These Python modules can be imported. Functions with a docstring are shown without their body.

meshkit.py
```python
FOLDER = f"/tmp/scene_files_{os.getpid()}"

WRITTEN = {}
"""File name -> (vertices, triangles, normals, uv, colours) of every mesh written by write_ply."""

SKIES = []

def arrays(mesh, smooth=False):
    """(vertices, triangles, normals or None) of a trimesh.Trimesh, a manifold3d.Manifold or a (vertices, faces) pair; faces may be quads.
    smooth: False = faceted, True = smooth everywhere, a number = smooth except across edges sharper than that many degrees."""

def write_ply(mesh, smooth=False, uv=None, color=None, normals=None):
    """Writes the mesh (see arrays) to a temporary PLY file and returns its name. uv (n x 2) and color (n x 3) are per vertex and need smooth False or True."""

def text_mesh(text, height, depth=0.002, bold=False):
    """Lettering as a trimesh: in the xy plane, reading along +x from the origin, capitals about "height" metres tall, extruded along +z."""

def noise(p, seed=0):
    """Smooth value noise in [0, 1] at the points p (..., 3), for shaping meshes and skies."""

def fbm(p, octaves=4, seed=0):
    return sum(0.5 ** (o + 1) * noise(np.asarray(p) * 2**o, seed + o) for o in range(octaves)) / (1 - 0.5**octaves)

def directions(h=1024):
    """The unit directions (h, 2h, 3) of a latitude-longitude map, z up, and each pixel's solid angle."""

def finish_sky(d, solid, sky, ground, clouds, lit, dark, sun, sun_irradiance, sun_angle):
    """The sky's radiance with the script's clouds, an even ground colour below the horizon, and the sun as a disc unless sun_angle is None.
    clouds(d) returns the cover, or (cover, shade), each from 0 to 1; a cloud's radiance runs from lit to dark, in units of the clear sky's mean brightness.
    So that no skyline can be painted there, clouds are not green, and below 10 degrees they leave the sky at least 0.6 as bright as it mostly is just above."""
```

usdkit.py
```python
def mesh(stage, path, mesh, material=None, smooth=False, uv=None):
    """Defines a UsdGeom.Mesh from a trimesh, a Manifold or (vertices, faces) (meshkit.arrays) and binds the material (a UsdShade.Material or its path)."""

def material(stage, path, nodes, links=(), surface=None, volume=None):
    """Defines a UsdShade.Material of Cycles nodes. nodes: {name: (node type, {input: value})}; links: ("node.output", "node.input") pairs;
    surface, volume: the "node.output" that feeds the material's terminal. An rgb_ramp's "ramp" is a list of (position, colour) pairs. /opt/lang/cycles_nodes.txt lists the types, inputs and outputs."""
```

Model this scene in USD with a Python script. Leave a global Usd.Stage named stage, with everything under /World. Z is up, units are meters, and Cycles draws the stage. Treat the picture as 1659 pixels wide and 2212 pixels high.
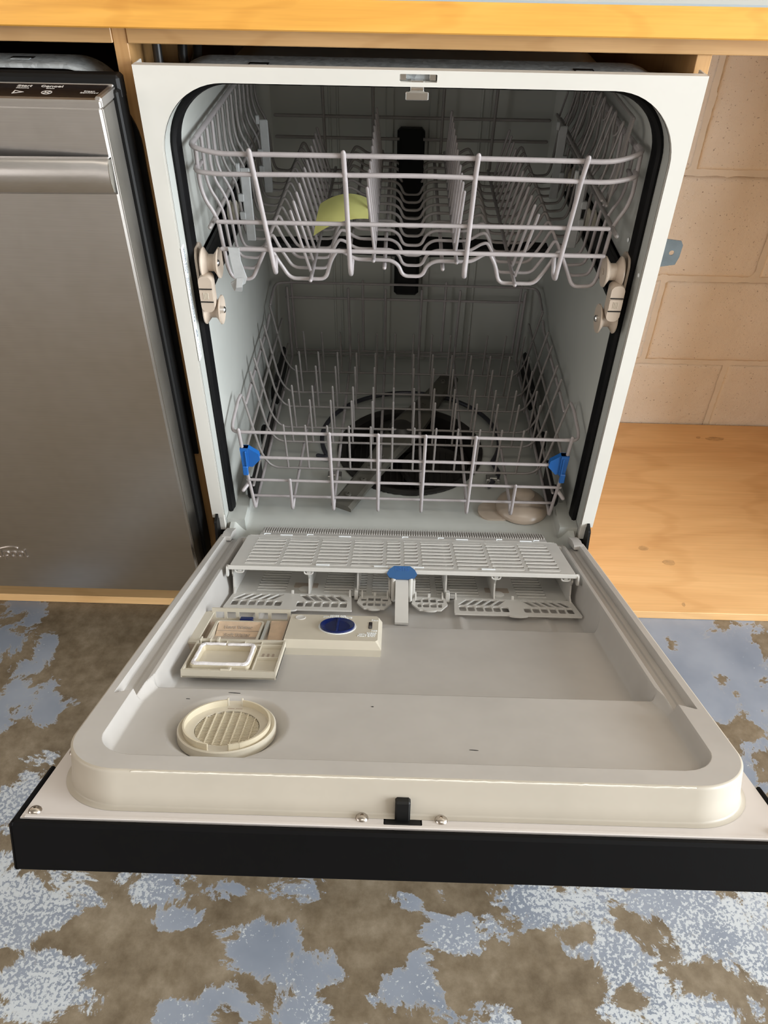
import math, random
import numpy as np, trimesh, manifold3d as m3, usdkit, meshkit
from pxr import Usd, UsdGeom, UsdLux, UsdShade, Gf, Sdf
from shapely.geometry import Polygon, box as sbox, Point, LineString
from shapely.ops import unary_union
from shapely import affinity

stage = Usd.Stage.CreateInMemory()
UsdGeom.SetStageUpAxis(stage, 'Z'); UsdGeom.SetStageMetersPerUnit(stage, 1.0)
UsdGeom.Xform.Define(stage, '/World')
random.seed(7); rng = np.random.default_rng(7)

# ------------------------------------------------------------------ camera
def make_camera(pos, pitch, yaw, roll, focal_px, exposure):
    d = np.array([math.sin(yaw)*math.cos(pitch), math.cos(yaw)*math.cos(pitch), -math.sin(pitch)])
    r = np.array([math.cos(yaw), -math.sin(yaw), 0]); u = np.cross(r, d)
    c, s = math.cos(roll), math.sin(roll)
    r, u = c*r+s*u, -s*r+c*u
    cam = UsdGeom.Camera.Define(stage, '/World/camera')
    m = Gf.Matrix4d(*r, 0, *u, 0, *(-d), 0, *pos, 1)
    cam.AddTransformOp().Set(m)
    cam.CreateHorizontalApertureAttr(36.0); cam.CreateVerticalApertureAttr(48.0)
    cam.CreateFocalLengthAttr(36.0*focal_px/1659); cam.CreateClippingRangeAttr(Gf.Vec2f(0.05, 100))
    cam.CreateExposureAttr(exposure)
make_camera((-.0162, -.8993, 1.0397), .7195, -.0139, .0170, 1660, 0.15)

# ------------------------------------------------------------------ light: overcast sky outside, shop windows on the right and behind the camera, lamps overhead
dome = UsdLux.DomeLight.Define(stage, '/World/sky_light')
dome.CreateColorAttr(Gf.Vec3f(.90, .95, 1.0)); dome.CreateIntensityAttr(.4)
def rect(name, pos, look, w, h, inten, col):
    l = UsdLux.RectLight.Define(stage, '/World/'+name)
    z = np.array(pos, float)-np.array(look, float); z /= np.linalg.norm(z)
    x = np.cross([0, 0, 1.0], z); x /= np.linalg.norm(x); y = np.cross(z, x)
    l.AddTransformOp().Set(Gf.Matrix4d(*x, 0, *y, 0, *z, 0, *pos, 1))
    l.CreateWidthAttr(w); l.CreateHeightAttr(h); l.CreateIntensityAttr(inten); l.CreateColorAttr(Gf.Vec3f(*col))
rect('window_light_right', (3.8, -1.95, 1.45), (0, -1.95, 1.3), 3.6, 2.2, 17.0, (.90, .955, 1.0))
rect('window_light_left', (-3.9, -1.9, 1.50), (0, -1.9, 1.3), 2.2, 1.8, 2.6, (1.0, .86, .74))
rect('window_light_front', (-3.0, -4.40, 1.35), (-3.0, 0, 1.35), .9, 2.0, 4.0, (1.0, .94, .90))
rect('ceiling_lamp_light', (.5, -1.5, 2.90), (.5, -1.49, 0), 1.8, .5, 5.0, (1.0, .90, .78))

# ------------------------------------------------------------------ materials
def mat(name, nodes, links=(), surface='p.BSDF'):
    return usdkit.material(stage, '/World/Looks/'+name, nodes, links, surface=surface)
def plain(name, col, rough=.45, var=.06, scale=9, bump=0, bscale=400, metal=0, spec=.5, coat=0):
    c = np.array(col)
    n = {'g': ('geometry', {}), 'n': ('noise_texture', {'scale': scale, 'detail': 5, 'roughness': .6}),
         'r': ('rgb_ramp', {'ramp': [(.3, tuple(c*(1-var))), (.7, tuple(np.minimum(c*(1+var), 1)))]}),
         'p': ('principled_bsdf', {'roughness': rough, 'metallic': metal, 'specular_ior_level': spec, 'coat_weight': coat})}
    l = [('g.position', 'n.vector'), ('n.fac', 'r.fac'), ('r.color', 'p.base_color')]
    if bump:
        n['b'] = ('noise_texture', {'scale': bscale, 'detail': 3}); n['bm'] = ('bump', {'strength': bump, 'distance': .0006})
        l += [('g.position', 'b.vector'), ('b.fac', 'bm.height'), ('bm.normal', 'p.normal')]
    return mat(name, n, l)
def wood(name, c0, c1, c2, rough=.4, axis=0, scale=1.0, coat=.2):
    sc = [14.0*scale]*3; sc[axis] = 2.2*scale
    sf = [420.0*scale]*3; sf[axis] = 12*scale
    n = {'g': ('geometry', {}), 'm': ('mapping', {'scale': sc}), 'mf': ('mapping', {'scale': sf}),
         'n': ('noise_texture', {'scale': 1, 'detail': 4, 'roughness': .55, 'distortion': 1.2}),
         'f': ('noise_texture', {'scale': 1, 'detail': 2}),
         'w': ('wave_texture', {'scale': 1.0, 'distortion': 6.0, 'detail': 3, 'detail_scale': 1.4}),
         'r': ('rgb_ramp', {'ramp': [(.28, c0), (.5, c1), (.74, c2)]}),
         'k': ('rgb_ramp', {'ramp': [(0, (.80, .72, .62)), (.10, (1, 1, 1)), (1, (1, 1, 1))]}),
         'fr': ('rgb_ramp', {'ramp': [(.3, (.93, .92, .90)), (.65, (1, 1, 1))]}),
         'x': ('mix', {'mix_type': 'multiply', 'fac': .35}), 'y': ('mix', {'mix_type': 'multiply', 'fac': 1.0}),
         'p': ('principled_bsdf', {'roughness': rough, 'coat_weight': coat, 'coat_roughness': .25})}
    l = [('g.position', 'm.vector'), ('g.position', 'mf.vector'), ('m.vector', 'n.vector'), ('mf.vector', 'f.vector'), ('m.vector', 'w.vector'),
         ('n.fac', 'r.fac'), ('w.fac', 'k.fac'), ('f.fac', 'fr.fac'), ('r.color', 'x.color1'), ('k.color', 'x.color2'), ('x.color', 'y.color1'), ('fr.color', 'y.color2'), ('y.color', 'p.base_color')]
    return mat(name, n, l)
M = {}
M['tub'] = plain('tub_plastic', (.45, .46, .43), .33, .05, 6)
M['flange'] = plain('flange_enamel', (.60, .585, .54), .38, .03, 5)
M['liner'] = plain('liner_plastic', (.475, .455, .43), .38, .06, 14, .03, 300)
M['rim'] = plain('rim_plastic', (.43, .39, .325), .42, .06, 10)
M['rim_wear'] = plain('worn_rim', (.66, .62, .54), .5, .15, 60)
M['lip'] = plain('door_lip_enamel', (.62, .58, .555), .35, .03, 8)
M['cream'] = plain('cream_plastic', (.58, .535, .44), .42, .05, 12)
M['cream_yellow'] = plain('aged_cream_plastic', (.62, .555, .42), .42, .07, 20)
M['peach'] = plain('stained_plastic', (.66, .50, .36), .4, .16, 45)
M['tan'] = plain('tan_plastic', (.47, .39, .315), .36, .04, 14)
M['float'] = plain('float_plastic', (.40, .33, .265), .30, .05, 10)
M['basket'] = plain('basket_plastic', (.60, .585, .55), .42, .04, 18)
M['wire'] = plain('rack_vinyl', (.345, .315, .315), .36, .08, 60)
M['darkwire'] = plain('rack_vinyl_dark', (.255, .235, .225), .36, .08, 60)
M['black'] = plain('black_plastic', (.005, .005, .005), .5, .1, 30, .05, 500, spec=.25)
M['strip'] = plain('black_control_strip', (.0032, .0032, .0036), .6, .08, 30, .05, 700, spec=.10)
M['rubber'] = plain('black_rubber', (.003, .003, .0035), .5, .1, 50, spec=.18)
M['gloss_black'] = plain('touch_panel_gloss', (.018, .012, .010), .14, .05, 20)
M['arm'] = plain('spray_arm_plastic', (.095, .09, .075), .42, .1, 30)
M['blackdeep'] = plain('sump_plastic', (.02, .018, .016), .42, .2, 30)
M['element'] = plain('element_steel', (.07, .07, .085), .34, .25, 40, metal=.6)
M['bracket'] = plain('bracket_steel', (.15, .18, .195), .35, .15, 50, metal=.4)
M['clear_grey'] = plain('grey_clip_plastic', (.40, .41, .41), .32, .12, 40)
M['blue'] = plain('blue_plastic', (.012, .085, .235), .33, .05, 20)
M['clipblue'] = plain('bright_blue_plastic', (.012, .105, .36), .34, .06, 20)
M['navy'] = plain('navy_plastic', (.004, .012, .085), .25, .08, 20)
M['note'] = plain('yellow_paper', (.66, .66, .235), .75, .03, 20)
M['label'] = plain('white_label', (.80, .83, .84), .5, .02, 20)
M['ink'] = plain('label_ink', (.12, .15, .18), .6, .1, 50)
M['print'] = plain('panel_print', (.62, .58, .54), .5, .05, 50)
M['putty'] = plain('white_residue', (.80, .78, .80), .6, .12, 160, .5, 900)
M['chrome'] = plain('bright_metal', (.66, .65, .63), .22, .08, 60, metal=1)
M['screw'] = plain('screw_steel', (.52, .47, .42), .25, .15, 80, metal=1)
M['logo'] = plain('logo_metal', (.62, .58, .56), .25, .05, 80, metal=1)
M['hose'] = plain('black_hose', (.02, .019, .018), .35, .1, 40)
M['cable'] = plain('cream_cable', (.62, .52, .30), .5, .05, 40)
M['zinc'] = mat('galvanised_steel', {'g': ('geometry', {}), 'v': ('voronoi_texture', {'scale': 190}), 'n': ('noise_texture', {'scale': 70, 'detail': 5}),
    'x': ('mix', {'fac': .5}), 'r': ('rgb_ramp', {'ramp': [(.25, (.26, .28, .285)), (.75, (.50, .535, .545))]}), 'p': ('principled_bsdf', {'metallic': .0, 'roughness': .4})},
    [('g.position', 'v.vector'), ('g.position', 'n.vector'), ('v.color', 'x.color1'), ('n.color', 'x.color2'), ('x.color', 'r.fac'), ('r.color', 'p.base_color')])
def steel(name, lo, hi, rough, axis=0):
    sc = [1400.0]*3; sc[axis] = 16
    return mat(name, {'g': ('geometry', {}), 'm': ('mapping', {'scale': sc}), 'n': ('noise_texture', {'scale': 1, 'detail': 3}), 'b': ('noise_texture', {'scale': 5, 'detail': 4}),
      'r': ('rgb_ramp', {'ramp': [(.25, lo), (.75, hi)]}), 'q': ('map_range', {'from_min': .3, 'from_max': .7, 'to_min': rough-.05, 'to_max': rough+.07}),
      'bm': ('bump', {'strength': .02, 'distance': .0003}), 't': ('tangent', {'direction_type': 'radial', 'axis': 'z'}),
      'p': ('principled_bsdf', {'metallic': 1, 'anisotropic': .7})},
      [('g.position', 'm.vector'), ('m.vector', 'n.vector'), ('g.position', 'b.vector'), ('n.fac', 'r.fac'), ('b.fac', 'q.value'), ('n.fac', 'bm.height'), ('bm.normal', 'p.normal'), ('t.tangent', 'p.tangent'), ('r.color', 'p.base_color'), ('q.result', 'p.roughness')])
M['steel'] = steel('brushed_steel', (.55, .525, .50), (.59, .565, .54), .30)
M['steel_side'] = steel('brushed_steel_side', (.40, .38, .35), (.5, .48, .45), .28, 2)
M['maple'] = wood('maple_edge', (.62, .285, .05), (.77, .385, .072), (.84, .46, .105), .34, 0, .9)
M['rail'] = wood('maple_rail', (.44, .255, .10), (.54, .33, .145), (.60, .38, .18), .42, 0)
M['panel'] = wood('maple_panel', (.46, .25, .09), (.54, .31, .125), (.60, .36, .16), .45, 2)
M['base'] = wood('birch_base_panel', (.60, .335, .135), (.72, .44, .195), (.80, .52, .25), .38, 0, .55)
M['stain'] = plain('brown_stain', (.50, .30, .13), .5, .2, 120)
M['laminate'] = plain('grey_laminate', (.34, .385, .41), .30, .03, 6)
M['block'] = mat('painted_block', {'g': ('geometry', {}), 'n': ('noise_texture', {'scale': 9, 'detail': 6, 'roughness': .6}), 's': ('noise_texture', {'scale': 150, 'detail': 3, 'roughness': .6}),
    'v': ('noise_texture', {'scale': 260, 'detail': 2}), 'vr': ('rgb_ramp', {'ramp': [(.24, (.20, .15, .11)), (.33, (1, 1, 1))]}),
    'r': ('rgb_ramp', {'ramp': [(.3, (.76, .685, .575)), (.7, (.84, .77, .665))]}), 'x': ('mix', {'mix_type': 'multiply', 'fac': .75}),
    'bm': ('bump', {'strength': .55, 'distance': .0025}), 'p': ('principled_bsdf', {'roughness': .55})},
    [('g.position', 'n.vector'), ('g.position', 's.vector'), ('g.position', 'v.vector'), ('n.fac', 'r.fac'), ('v.fac', 'vr.fac'), ('r.color', 'x.color1'), ('vr.color', 'x.color2'), ('x.color', 'p.base_color'), ('s.fac', 'bm.height'), ('bm.normal', 'p.normal')])
M['mortar'] = plain('painted_mortar', (.77, .70, .59), .6, .05, 20, .4, 200)
M['wallpaint'] = plain('plain_wall_paint', (.26, .22, .18), .6, .05, 3)
M['ceilpaint'] = plain('ceiling_paint', (.30, .28, .25), .7, .03, 3)
# floor: brown worn concrete under flaking grey-blue paint with pale primer flecks; the floor mesh carries where paint is left (paint_left) and how flecked it is (fleck)
def floor_material():
    n = {'g': ('geometry', {}),
      'pl': ('attribute', {'attribute': 'paint_left'}), 'fk': ('attribute', {'attribute': 'fleck'}),
      'big': ('noise_texture', {'scale': 11.5, 'detail': 11, 'roughness': .72, 'distortion': .4}),
      's1': ('math', {'math_type': 'multiply_add', 'value2': 2.35}),
      'mask': ('rgb_ramp', {'ramp': [(.787, (0, 0, 0)), (.798, (1, 1, 1))]}),
      'half': ('math', {'math_type': 'multiply', 'value2': .5}),
      'edge': ('rgb_ramp', {'ramp': [(.755, (0, 0, 0)), (.79, (1, 1, 1)), (.80, (1, 1, 1)), (.84, (0, 0, 0))]}),
      'fl': ('noise_texture', {'scale': 215, 'detail': 5, 'roughness': .62}),
      'flreg': ('noise_texture', {'scale': 14, 'detail': 4}),
      'f1': ('math', {'math_type': 'multiply_add', 'value2': .45}), 'f2': ('math', {'math_type': 'multiply_add', 'value2': .235}),
      'flm': ('rgb_ramp', {'ramp': [(.915, (0, 0, 0)), (.945, (1, 1, 1))]}),
      'cn': ('noise_texture', {'scale': 13, 'detail': 9, 'roughness': .72}),
      'cr': ('rgb_ramp', {'ramp': [(.3, (.115, .086, .053)), (.5, (.19, .15, .10)), (.72, (.29, .24, .172))]}),
      'dk': ('noise_texture', {'scale': 55, 'detail': 4}),
      'dr': ('rgb_ramp', {'ramp': [(.35, (.76, .73, .68)), (.62, (1, 1, 1))]}),
      'c2': ('mix', {'mix_type': 'multiply', 'fac': .85}),
      'pn': ('noise_texture', {'scale': 8, 'detail': 5}),
      'pr': ('rgb_ramp', {'ramp': [(.3, (.185, .212, .258)), (.7, (.28, .308, .355))]}),
      'paint': ('mix', {'color2': (.48, .505, .52)}),
      'pe': ('mix', {'color2': (.36, .35, .32)}), 'efac': ('math', {'math_type': 'multiply', 'value2': .4}),
      'out': ('mix', {}),
      'rg': ('map_range', {'from_min': 0, 'from_max': 1, 'to_min': .45, 'to_max': .36}),
      'bm': ('bump', {'strength': .35, 'distance': .0008}),
      'p': ('principled_bsdf', {'specular_ior_level': .4})}
    l = [(('g.position'), x+'.vector') for x in ('big', 'fl', 'flreg', 'cn', 'dk', 'pn')]
    l += [('big.fac', 's1.value1'), ('pl.fac', 's1.value3'), ('s1.value', 'half.value1'), ('half.value', 'mask.fac'), ('half.value', 'edge.fac'),
      ('flreg.fac', 'f1.value1'), ('fl.fac', 'f1.value3'), ('fk.fac', 'f2.value1'), ('f1.value', 'f2.value3'), ('f2.value', 'flm.fac'),
      ('cn.fac', 'cr.fac'), ('dk.fac', 'dr.fac'), ('cr.color', 'c2.color1'), ('dr.color', 'c2.color2'), ('pn.fac', 'pr.fac'), ('pr.color', 'paint.color1'), ('flm.color', 'paint.fac'),
      ('c2.color', 'out.color1'), ('paint.color', 'pe.color1'), ('edge.color', 'efac.value1'), ('efac.value', 'pe.fac'), ('pe.color', 'out.color2'), ('mask.color', 'out.fac'), ('out.color', 'p.base_color'),
      ('mask.color', 'rg.value'), ('rg.result', 'p.roughness'), ('half.value', 'bm.height'), ('bm.normal', 'p.normal')]
    return mat('flaking_painted_concrete', n, l)
M['floor'] = floor_material()

# ------------------------------------------------------------------ scene helpers
used = {}
origin = {}
def numbered(parent, name):
    k = parent+'/'+name; used[k] = used.get(k, -1)+1
    return k if used[k] == 0 else f'{k}_{used[k]:03d}'
def thing(name, label, cat, loc=(0, 0, 0), group=None, kind=None):
    path = numbered('/World', name); x = UsdGeom.Xform.Define(stage, path); x.AddTranslateOp().Set(Gf.Vec3d(*map(float, loc)))
    p = x.GetPrim(); origin[path] = np.array(loc, float)
    if label: p.SetCustomDataByKey('label', label)
    if cat: p.SetCustomDataByKey('category', cat)
    if group: p.SetCustomDataByKey('group', group)
    if kind: p.SetCustomDataByKey('kind', kind)
    return path
def part(parent, name, mesh, m, smooth=35, label=None, kind=None):
    """mesh is given in world coordinates"""
    path = numbered(parent, name); o = origin[parent]; origin[path] = o
    if hasattr(mesh, 'to_mesh'):
        q = mesh.to_mesh(); mesh = trimesh.Trimesh(q.vert_properties[:, :3], q.tri_verts, process=False)
    mesh = mesh.copy(); mesh.apply_translation(-o)
    u = usdkit.mesh(stage, path, mesh, M[m], smooth)
    if label: u.GetPrim().SetCustomDataByKey('label', label)
    if kind: u.GetPrim().SetCustomDataByKey('kind', kind)
    return path
def single(name, mesh, m, label=None, cat=None, kind=None, group=None, smooth=35):
    path = numbered('/World', name)
    if hasattr(mesh, 'to_mesh'):
        q = mesh.to_mesh(); mesh = trimesh.Trimesh(q.vert_properties[:, :3], q.tri_verts, process=False)
    c = np.array([*mesh.bounds.mean(0)[:2], mesh.bounds[0, 2]]); mesh = mesh.copy(); mesh.apply_translation(-c); origin[path] = c
    u = usdkit.mesh(stage, path, mesh, M[m], smooth); UsdGeom.Xformable(u).AddTranslateOp().Set(Gf.Vec3d(*map(float, c)))
    for k, v in (('label', label), ('category', cat), ('kind', kind), ('group', group)):
        if v: u.GetPrim().SetCustomDataByKey(k, v)
    return path
def tm(man):
    q = man.to_mesh(); return trimesh.Trimesh(q.vert_properties[:, :3], q.tri_verts, process=False)
def cat(*ms):
    return trimesh.util.concatenate([tm(m) if hasattr(m, 'to_mesh') else m for m in ms])
def bx(x0, x1, y0, y1, z0, z1, b=.001):
    """box with chamfered edges"""
    lo, hi = np.array([x0, y0, z0], float), np.array([x1, y1, z1], float); lo, hi = np.minimum(lo, hi), np.maximum(lo, hi)
    b = min(b, .45*(hi-lo).min()); pts = []
    for i in range(8):
        s = np.array([i & 1, i >> 1 & 1, i >> 2 & 1]); c = np.where(s, hi, lo); d = np.where(s, -b, b)
        for k in range(3):
            q = c+d; q[k] = c[k]; pts.append(q)
    return tm(m3.Manifold.hull_points(np.array(pts)))
def hull(pts): return tm(m3.Manifold.hull_points(np.array(pts, float)))
def fillet(pts, r, n=5):
    pts = [np.array(p, float) for p in pts]; out = [pts[0]]
    for a, b, c in zip(pts, pts[1:], pts[2:]):
        u, v = a-b, c-b; lu, lv = np.linalg.norm(u), np.linalg.norm(v); u, v = u/lu, v/lv
        t = min(r, lu*.48, lv*.48)
        for k in range(n+1):
            s = k/n; out.append(b+u*t*(1-s)**2+v*t*s**2)
    out.append(pts[-1]); return np.array(out)
def tube(pts, r, sides=8, round_ends=True, closed=False):
    p = np.array(pts, float); keep = np.r_[True, np.linalg.norm(np.diff(p, axis=0), axis=1) > 1e-6]; p = p[keep]
    rad = np.full(len(p), r, float)
    if round_ends and not closed:
        a, b = p[0]-p[1], p[-1]-p[-2]; a, b = a/np.linalg.norm(a), b/np.linalg.norm(b)
        p = np.vstack([p[0]+a*r, p[0]+a*r*.7, p, p[-1]+b*r*.7, p[-1]+b*r]); rad = np.r_[r*.05, r*.7, rad, r*.7, r*.05]
    t = np.zeros_like(p); t[1:-1] = p[2:]-p[:-2]; t[0] = p[1]-p[0]; t[-1] = p[-1]-p[-2]
    if closed: t[0] = t[-1] = p[1]-p[-2]
    t /= np.linalg.norm(t, axis=1, keepdims=True)
    n = np.cross(t[0], [0, 0, 1.0] if abs(t[0][2]) < .9 else [1.0, 0, 0]); n /= np.linalg.norm(n)
    rings = []
    for i in range(len(p)):
        n = n-t[i]*(n@t[i]); n /= np.linalg.norm(n); bb = np.cross(t[i], n)
        a = np.arange(sides)*2*np.pi/sides
        rings.append(p[i]+rad[i]*(np.cos(a)[:, None]*n+np.sin(a)[:, None]*bb))
    v = np.vstack(rings); f = []
    for i in range(len(p)-1):
        for j in range(sides):
            k = (j+1) % sides; f += [[i*sides+j, i*sides+k, (i+1)*sides+k], [i*sides+j, (i+1)*sides+k, (i+1)*sides+j]]
    if not closed:
        f += [[0, k+1, k] for k in range(1, sides-1)]; o = (len(p)-1)*sides; f += [[o, o+k, o+k+1] for k in range(1, sides-1)]
    m = trimesh.Trimesh(v, f, process=False)
    if m.volume < 0: m.invert()
    return m
def slab(poly, z0, z1, bevel=0):
    """extrude a shapely polygon; bevel insets the top"""
    geoms = getattr(poly, 'geoms', [poly]); out = []
    for g in geoms:
        m = trimesh.creation.extrude_polygon(g, z1-z0, engine='earcut'); m.apply_translation([0, 0, z0]); out.append(m)
    return cat(*out)
def rrect(x0, y0, x1, y1, r, q=6):
    r = min(r, .49*abs(x1-x0), .49*abs(y1-y0)); return sbox(min(x0, x1)+r, min(y0, y1)+r, max(x0, x1)-r, max(y0, y1)-r).buffer(r, quad_segs=q)
def cross_section(poly):
    def ring(c): return np.array(c.coords)[:-1]
    return m3.CrossSection([ring(poly.exterior)]+[ring(h) for h in poly.interiors], m3.FillRule.EvenOdd)
def lathe(profile, n=40):
    """profile (r, z) about z"""
    m = trimesh.creation.revolve(np.array(profile, float), sections=n)
    if m.volume < 0: m.invert()
    return m
def place(m, mat4): m = m.copy(); m.apply_transform(mat4); return m
def axes(o, x, y, z):
    T = np.eye(4); T[:3, 0], T[:3, 1], T[:3, 2], T[:3, 3] = x, y, z, o; return T
XZ = axes((0, 0, 0), (1, 0, 0), (0, 0, 1), (0, -1, 0))      # drawing in (x, z), extruded towards the viewer (-y)
def front_slab(poly, y_back, y_front):
    """poly in (x, z); solid between y_front (nearer the viewer) and y_back"""
    return place(slab(poly, -y_back, -y_front), XZ)
def text(s, height, depth=.0004, bold=False):
    return meshkit.text_mesh(s, height, depth, bold)

# door frame: x across, e from the hinge to the free edge, h out of the liner's rim
A = .4427
HINGE = np.array([0, -.02, .2215]); DE = np.array([0, -math.cos(A), math.sin(A)]); DN = np.array([0, math.sin(A), math.cos(A)])
DOOR = axes(HINGE, (1, 0, 0), DE, DN)
def on_door(m): return place(tm(m) if hasattr(m, 'to_mesh') else m, DOOR)
def door_text(s, x, e, h, height, depth=.0005, bold=False, centre=True, up=-1):
    t = text(s, height, depth, bold); w = t.bounds[1, 0]+t.bounds[0, 0]
    if centre: t.apply_translation([-w/2, 0, 0])
    return on_door(place(t, axes((x, e, h), (-up, 0, 0) if up > 0 else (1, 0, 0), (0, up, 0), (0, 0, 1))))

# ================================================================== the setting
PAINT = [(-0.471, -0.502, 0.065, 0.042), (-0.424, -0.484, 0.054, 0.037), (-0.337, -0.469, 0.055, 0.024), (-0.272, -0.513, 0.029, 0.014), (-0.409, -0.56, 0.04, 0.015), (-0.44, -0.587, 0.061, 0.019), (-0.432, -0.62, 0.054, 0.015), (-0.376, -0.609, 0.027, 0.02), (-0.241, -0.601, 0.049, 0.03), (-0.168, -0.537, 0.075, 0.03), (-0.096, -0.561, 0.045, 0.026), (-0.219, -0.477, 0.024, 0.012), (-0.128, -0.475, 0.048, 0.019), (-0.102, -0.613, 0.038, 0.014), (-0.167, -0.616, 0.016, 0.009), (0.017, -0.479, 0.027, 0.012), (0.065, -0.472, 0.018, 0.015), (0.105, -0.518, 0.059, 0.033), (0.028, -0.573, 0.056, 0.035), (0.115, -0.605, 0.038, 0.024), (0.18, -0.477, 0.054, 0.029), (0.245, -0.481, 0.054, 0.035), (0.262, -0.519, 0.035, 0.033), (0.378, -0.477, 0.097, 0.036), (0.418, -0.541, 0.075, 0.083), (0.334, -0.579, 0.061, 0.031), (0.263, -0.603, 0.027, 0.015), (-0.674, -0.048, 0.044, 0.077), (-0.596, -0.086, 0.023, 0.036), (-0.613, -0.125, 0.029, 0.025), (-0.553, -0.195, 0.029, 0.055), (-0.608, -0.197, 0.036, 0.055), (-0.512, -0.185, 0.021, 0.016), (-0.531, -0.308, 0.034, 0.04), (-0.549, -0.366, 0.039, 0.037), (-0.519, -0.457, 0.025, 0.039), (0.517, -0.076, 0.158, 0.133), (0.595, -0.12, 0.092, 0.159), (0.52, -0.258, 0.063, 0.05)]
BARE = [(-0.257, -0.589, 0.02, 0.013), (0.32, -0.496, 0.033, 0.021), (0.228, -0.515, 0.029, 0.014), (0.169, -0.566, 0.073, 0.036), (0.367, -0.558, 0.04, 0.019), (0.289, -0.58, 0.022, 0.015), (-0.375, -0.544, 0.069, 0.02), (-0.265, -0.553, 0.063, 0.032), (-0.029, -0.539, 0.035, 0.048), (-0.458, -0.129, 0.091, 0.116), (-0.564, -0.254, 0.049, 0.026), (0.537, -0.205, 0.058, 0.012), (0.549, -0.265, 0.018, 0.021), (0.534, -0.123, 0.009, 0.01), (0.627, -0.027, 0.016, 0.018), (0.467, -0.028, 0.006, 0.009), (0.551, -0.14, 0.008, 0.008), (0.461, -0.22, 0.022, 0.014), (0.472, -0.038, 0.006, 0.015), (0.096, -0.474, 0.036, 0.018), (-0.056, -0.467, 0.03, 0.024)]
def floor_mesh():
    xs = np.r_[-4, -2.5, -1.5, np.arange(-.85, .95, .008), 1.5, 2.5, 4]; ys = np.r_[-4.5, -3, -1.6, np.arange(-.80, .03, .008), .3, .85]
    X, Y = np.meshgrid(xs, ys)
    def field(L): return np.max([np.exp(-.7*(((X-a)/c)**2+((Y-b)/d)**2)) for a, b, c, d in L], 0)
    near = (np.abs(X) < .9) & (Y > -.85)
    left = np.where(near, .52*np.clip(field(PAINT)*1.25, 0, 1)-.36*np.clip(field(BARE)-.25*field(PAINT)*0, 0, 1)+.10, .30)
    fleck = .34+.48*smooth((X-.0)/.25)*smooth((-.30-Y)/.12)+.55*smooth((-.28-X)/.12)*smooth((-.22-Y)/.10)
    fleck = np.where(Y > -.26, fleck*.0-.1, fleck)
    nx, ny = len(xs), len(ys)
    top = grid_mesh(X, Y, X*0)
    return top, left.ravel(), fleck.ravel()
def smooth(t): t = np.clip(t, 0, 1); return t*t*(3-2*t)
def grid_mesh(X, Y, Z, flip=False):
    ny, nx = X.shape; v = np.stack([X, Y, Z], -1).reshape(-1, 3); i, j = np.meshgrid(np.arange(ny-1), np.arange(nx-1), indexing='ij'); a = (i*nx+j).ravel()
    f = np.vstack([np.stack([a, a+1, a+nx+1], 1), np.stack([a, a+nx+1, a+nx], 1)])
    return trimesh.Trimesh(v, f[:, ::-1] if flip else f, process=False)
ft, fa, fb_ = floor_mesh(); slab_ = bx(-4, 4, -4.5, .85, -.1, -.0005, .0001)
fpath = numbered('/World', 'floor'); nv = len(slab_.vertices)
fmesh = usdkit.mesh(stage, fpath, cat(ft, slab_), M['floor'], False)
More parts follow.
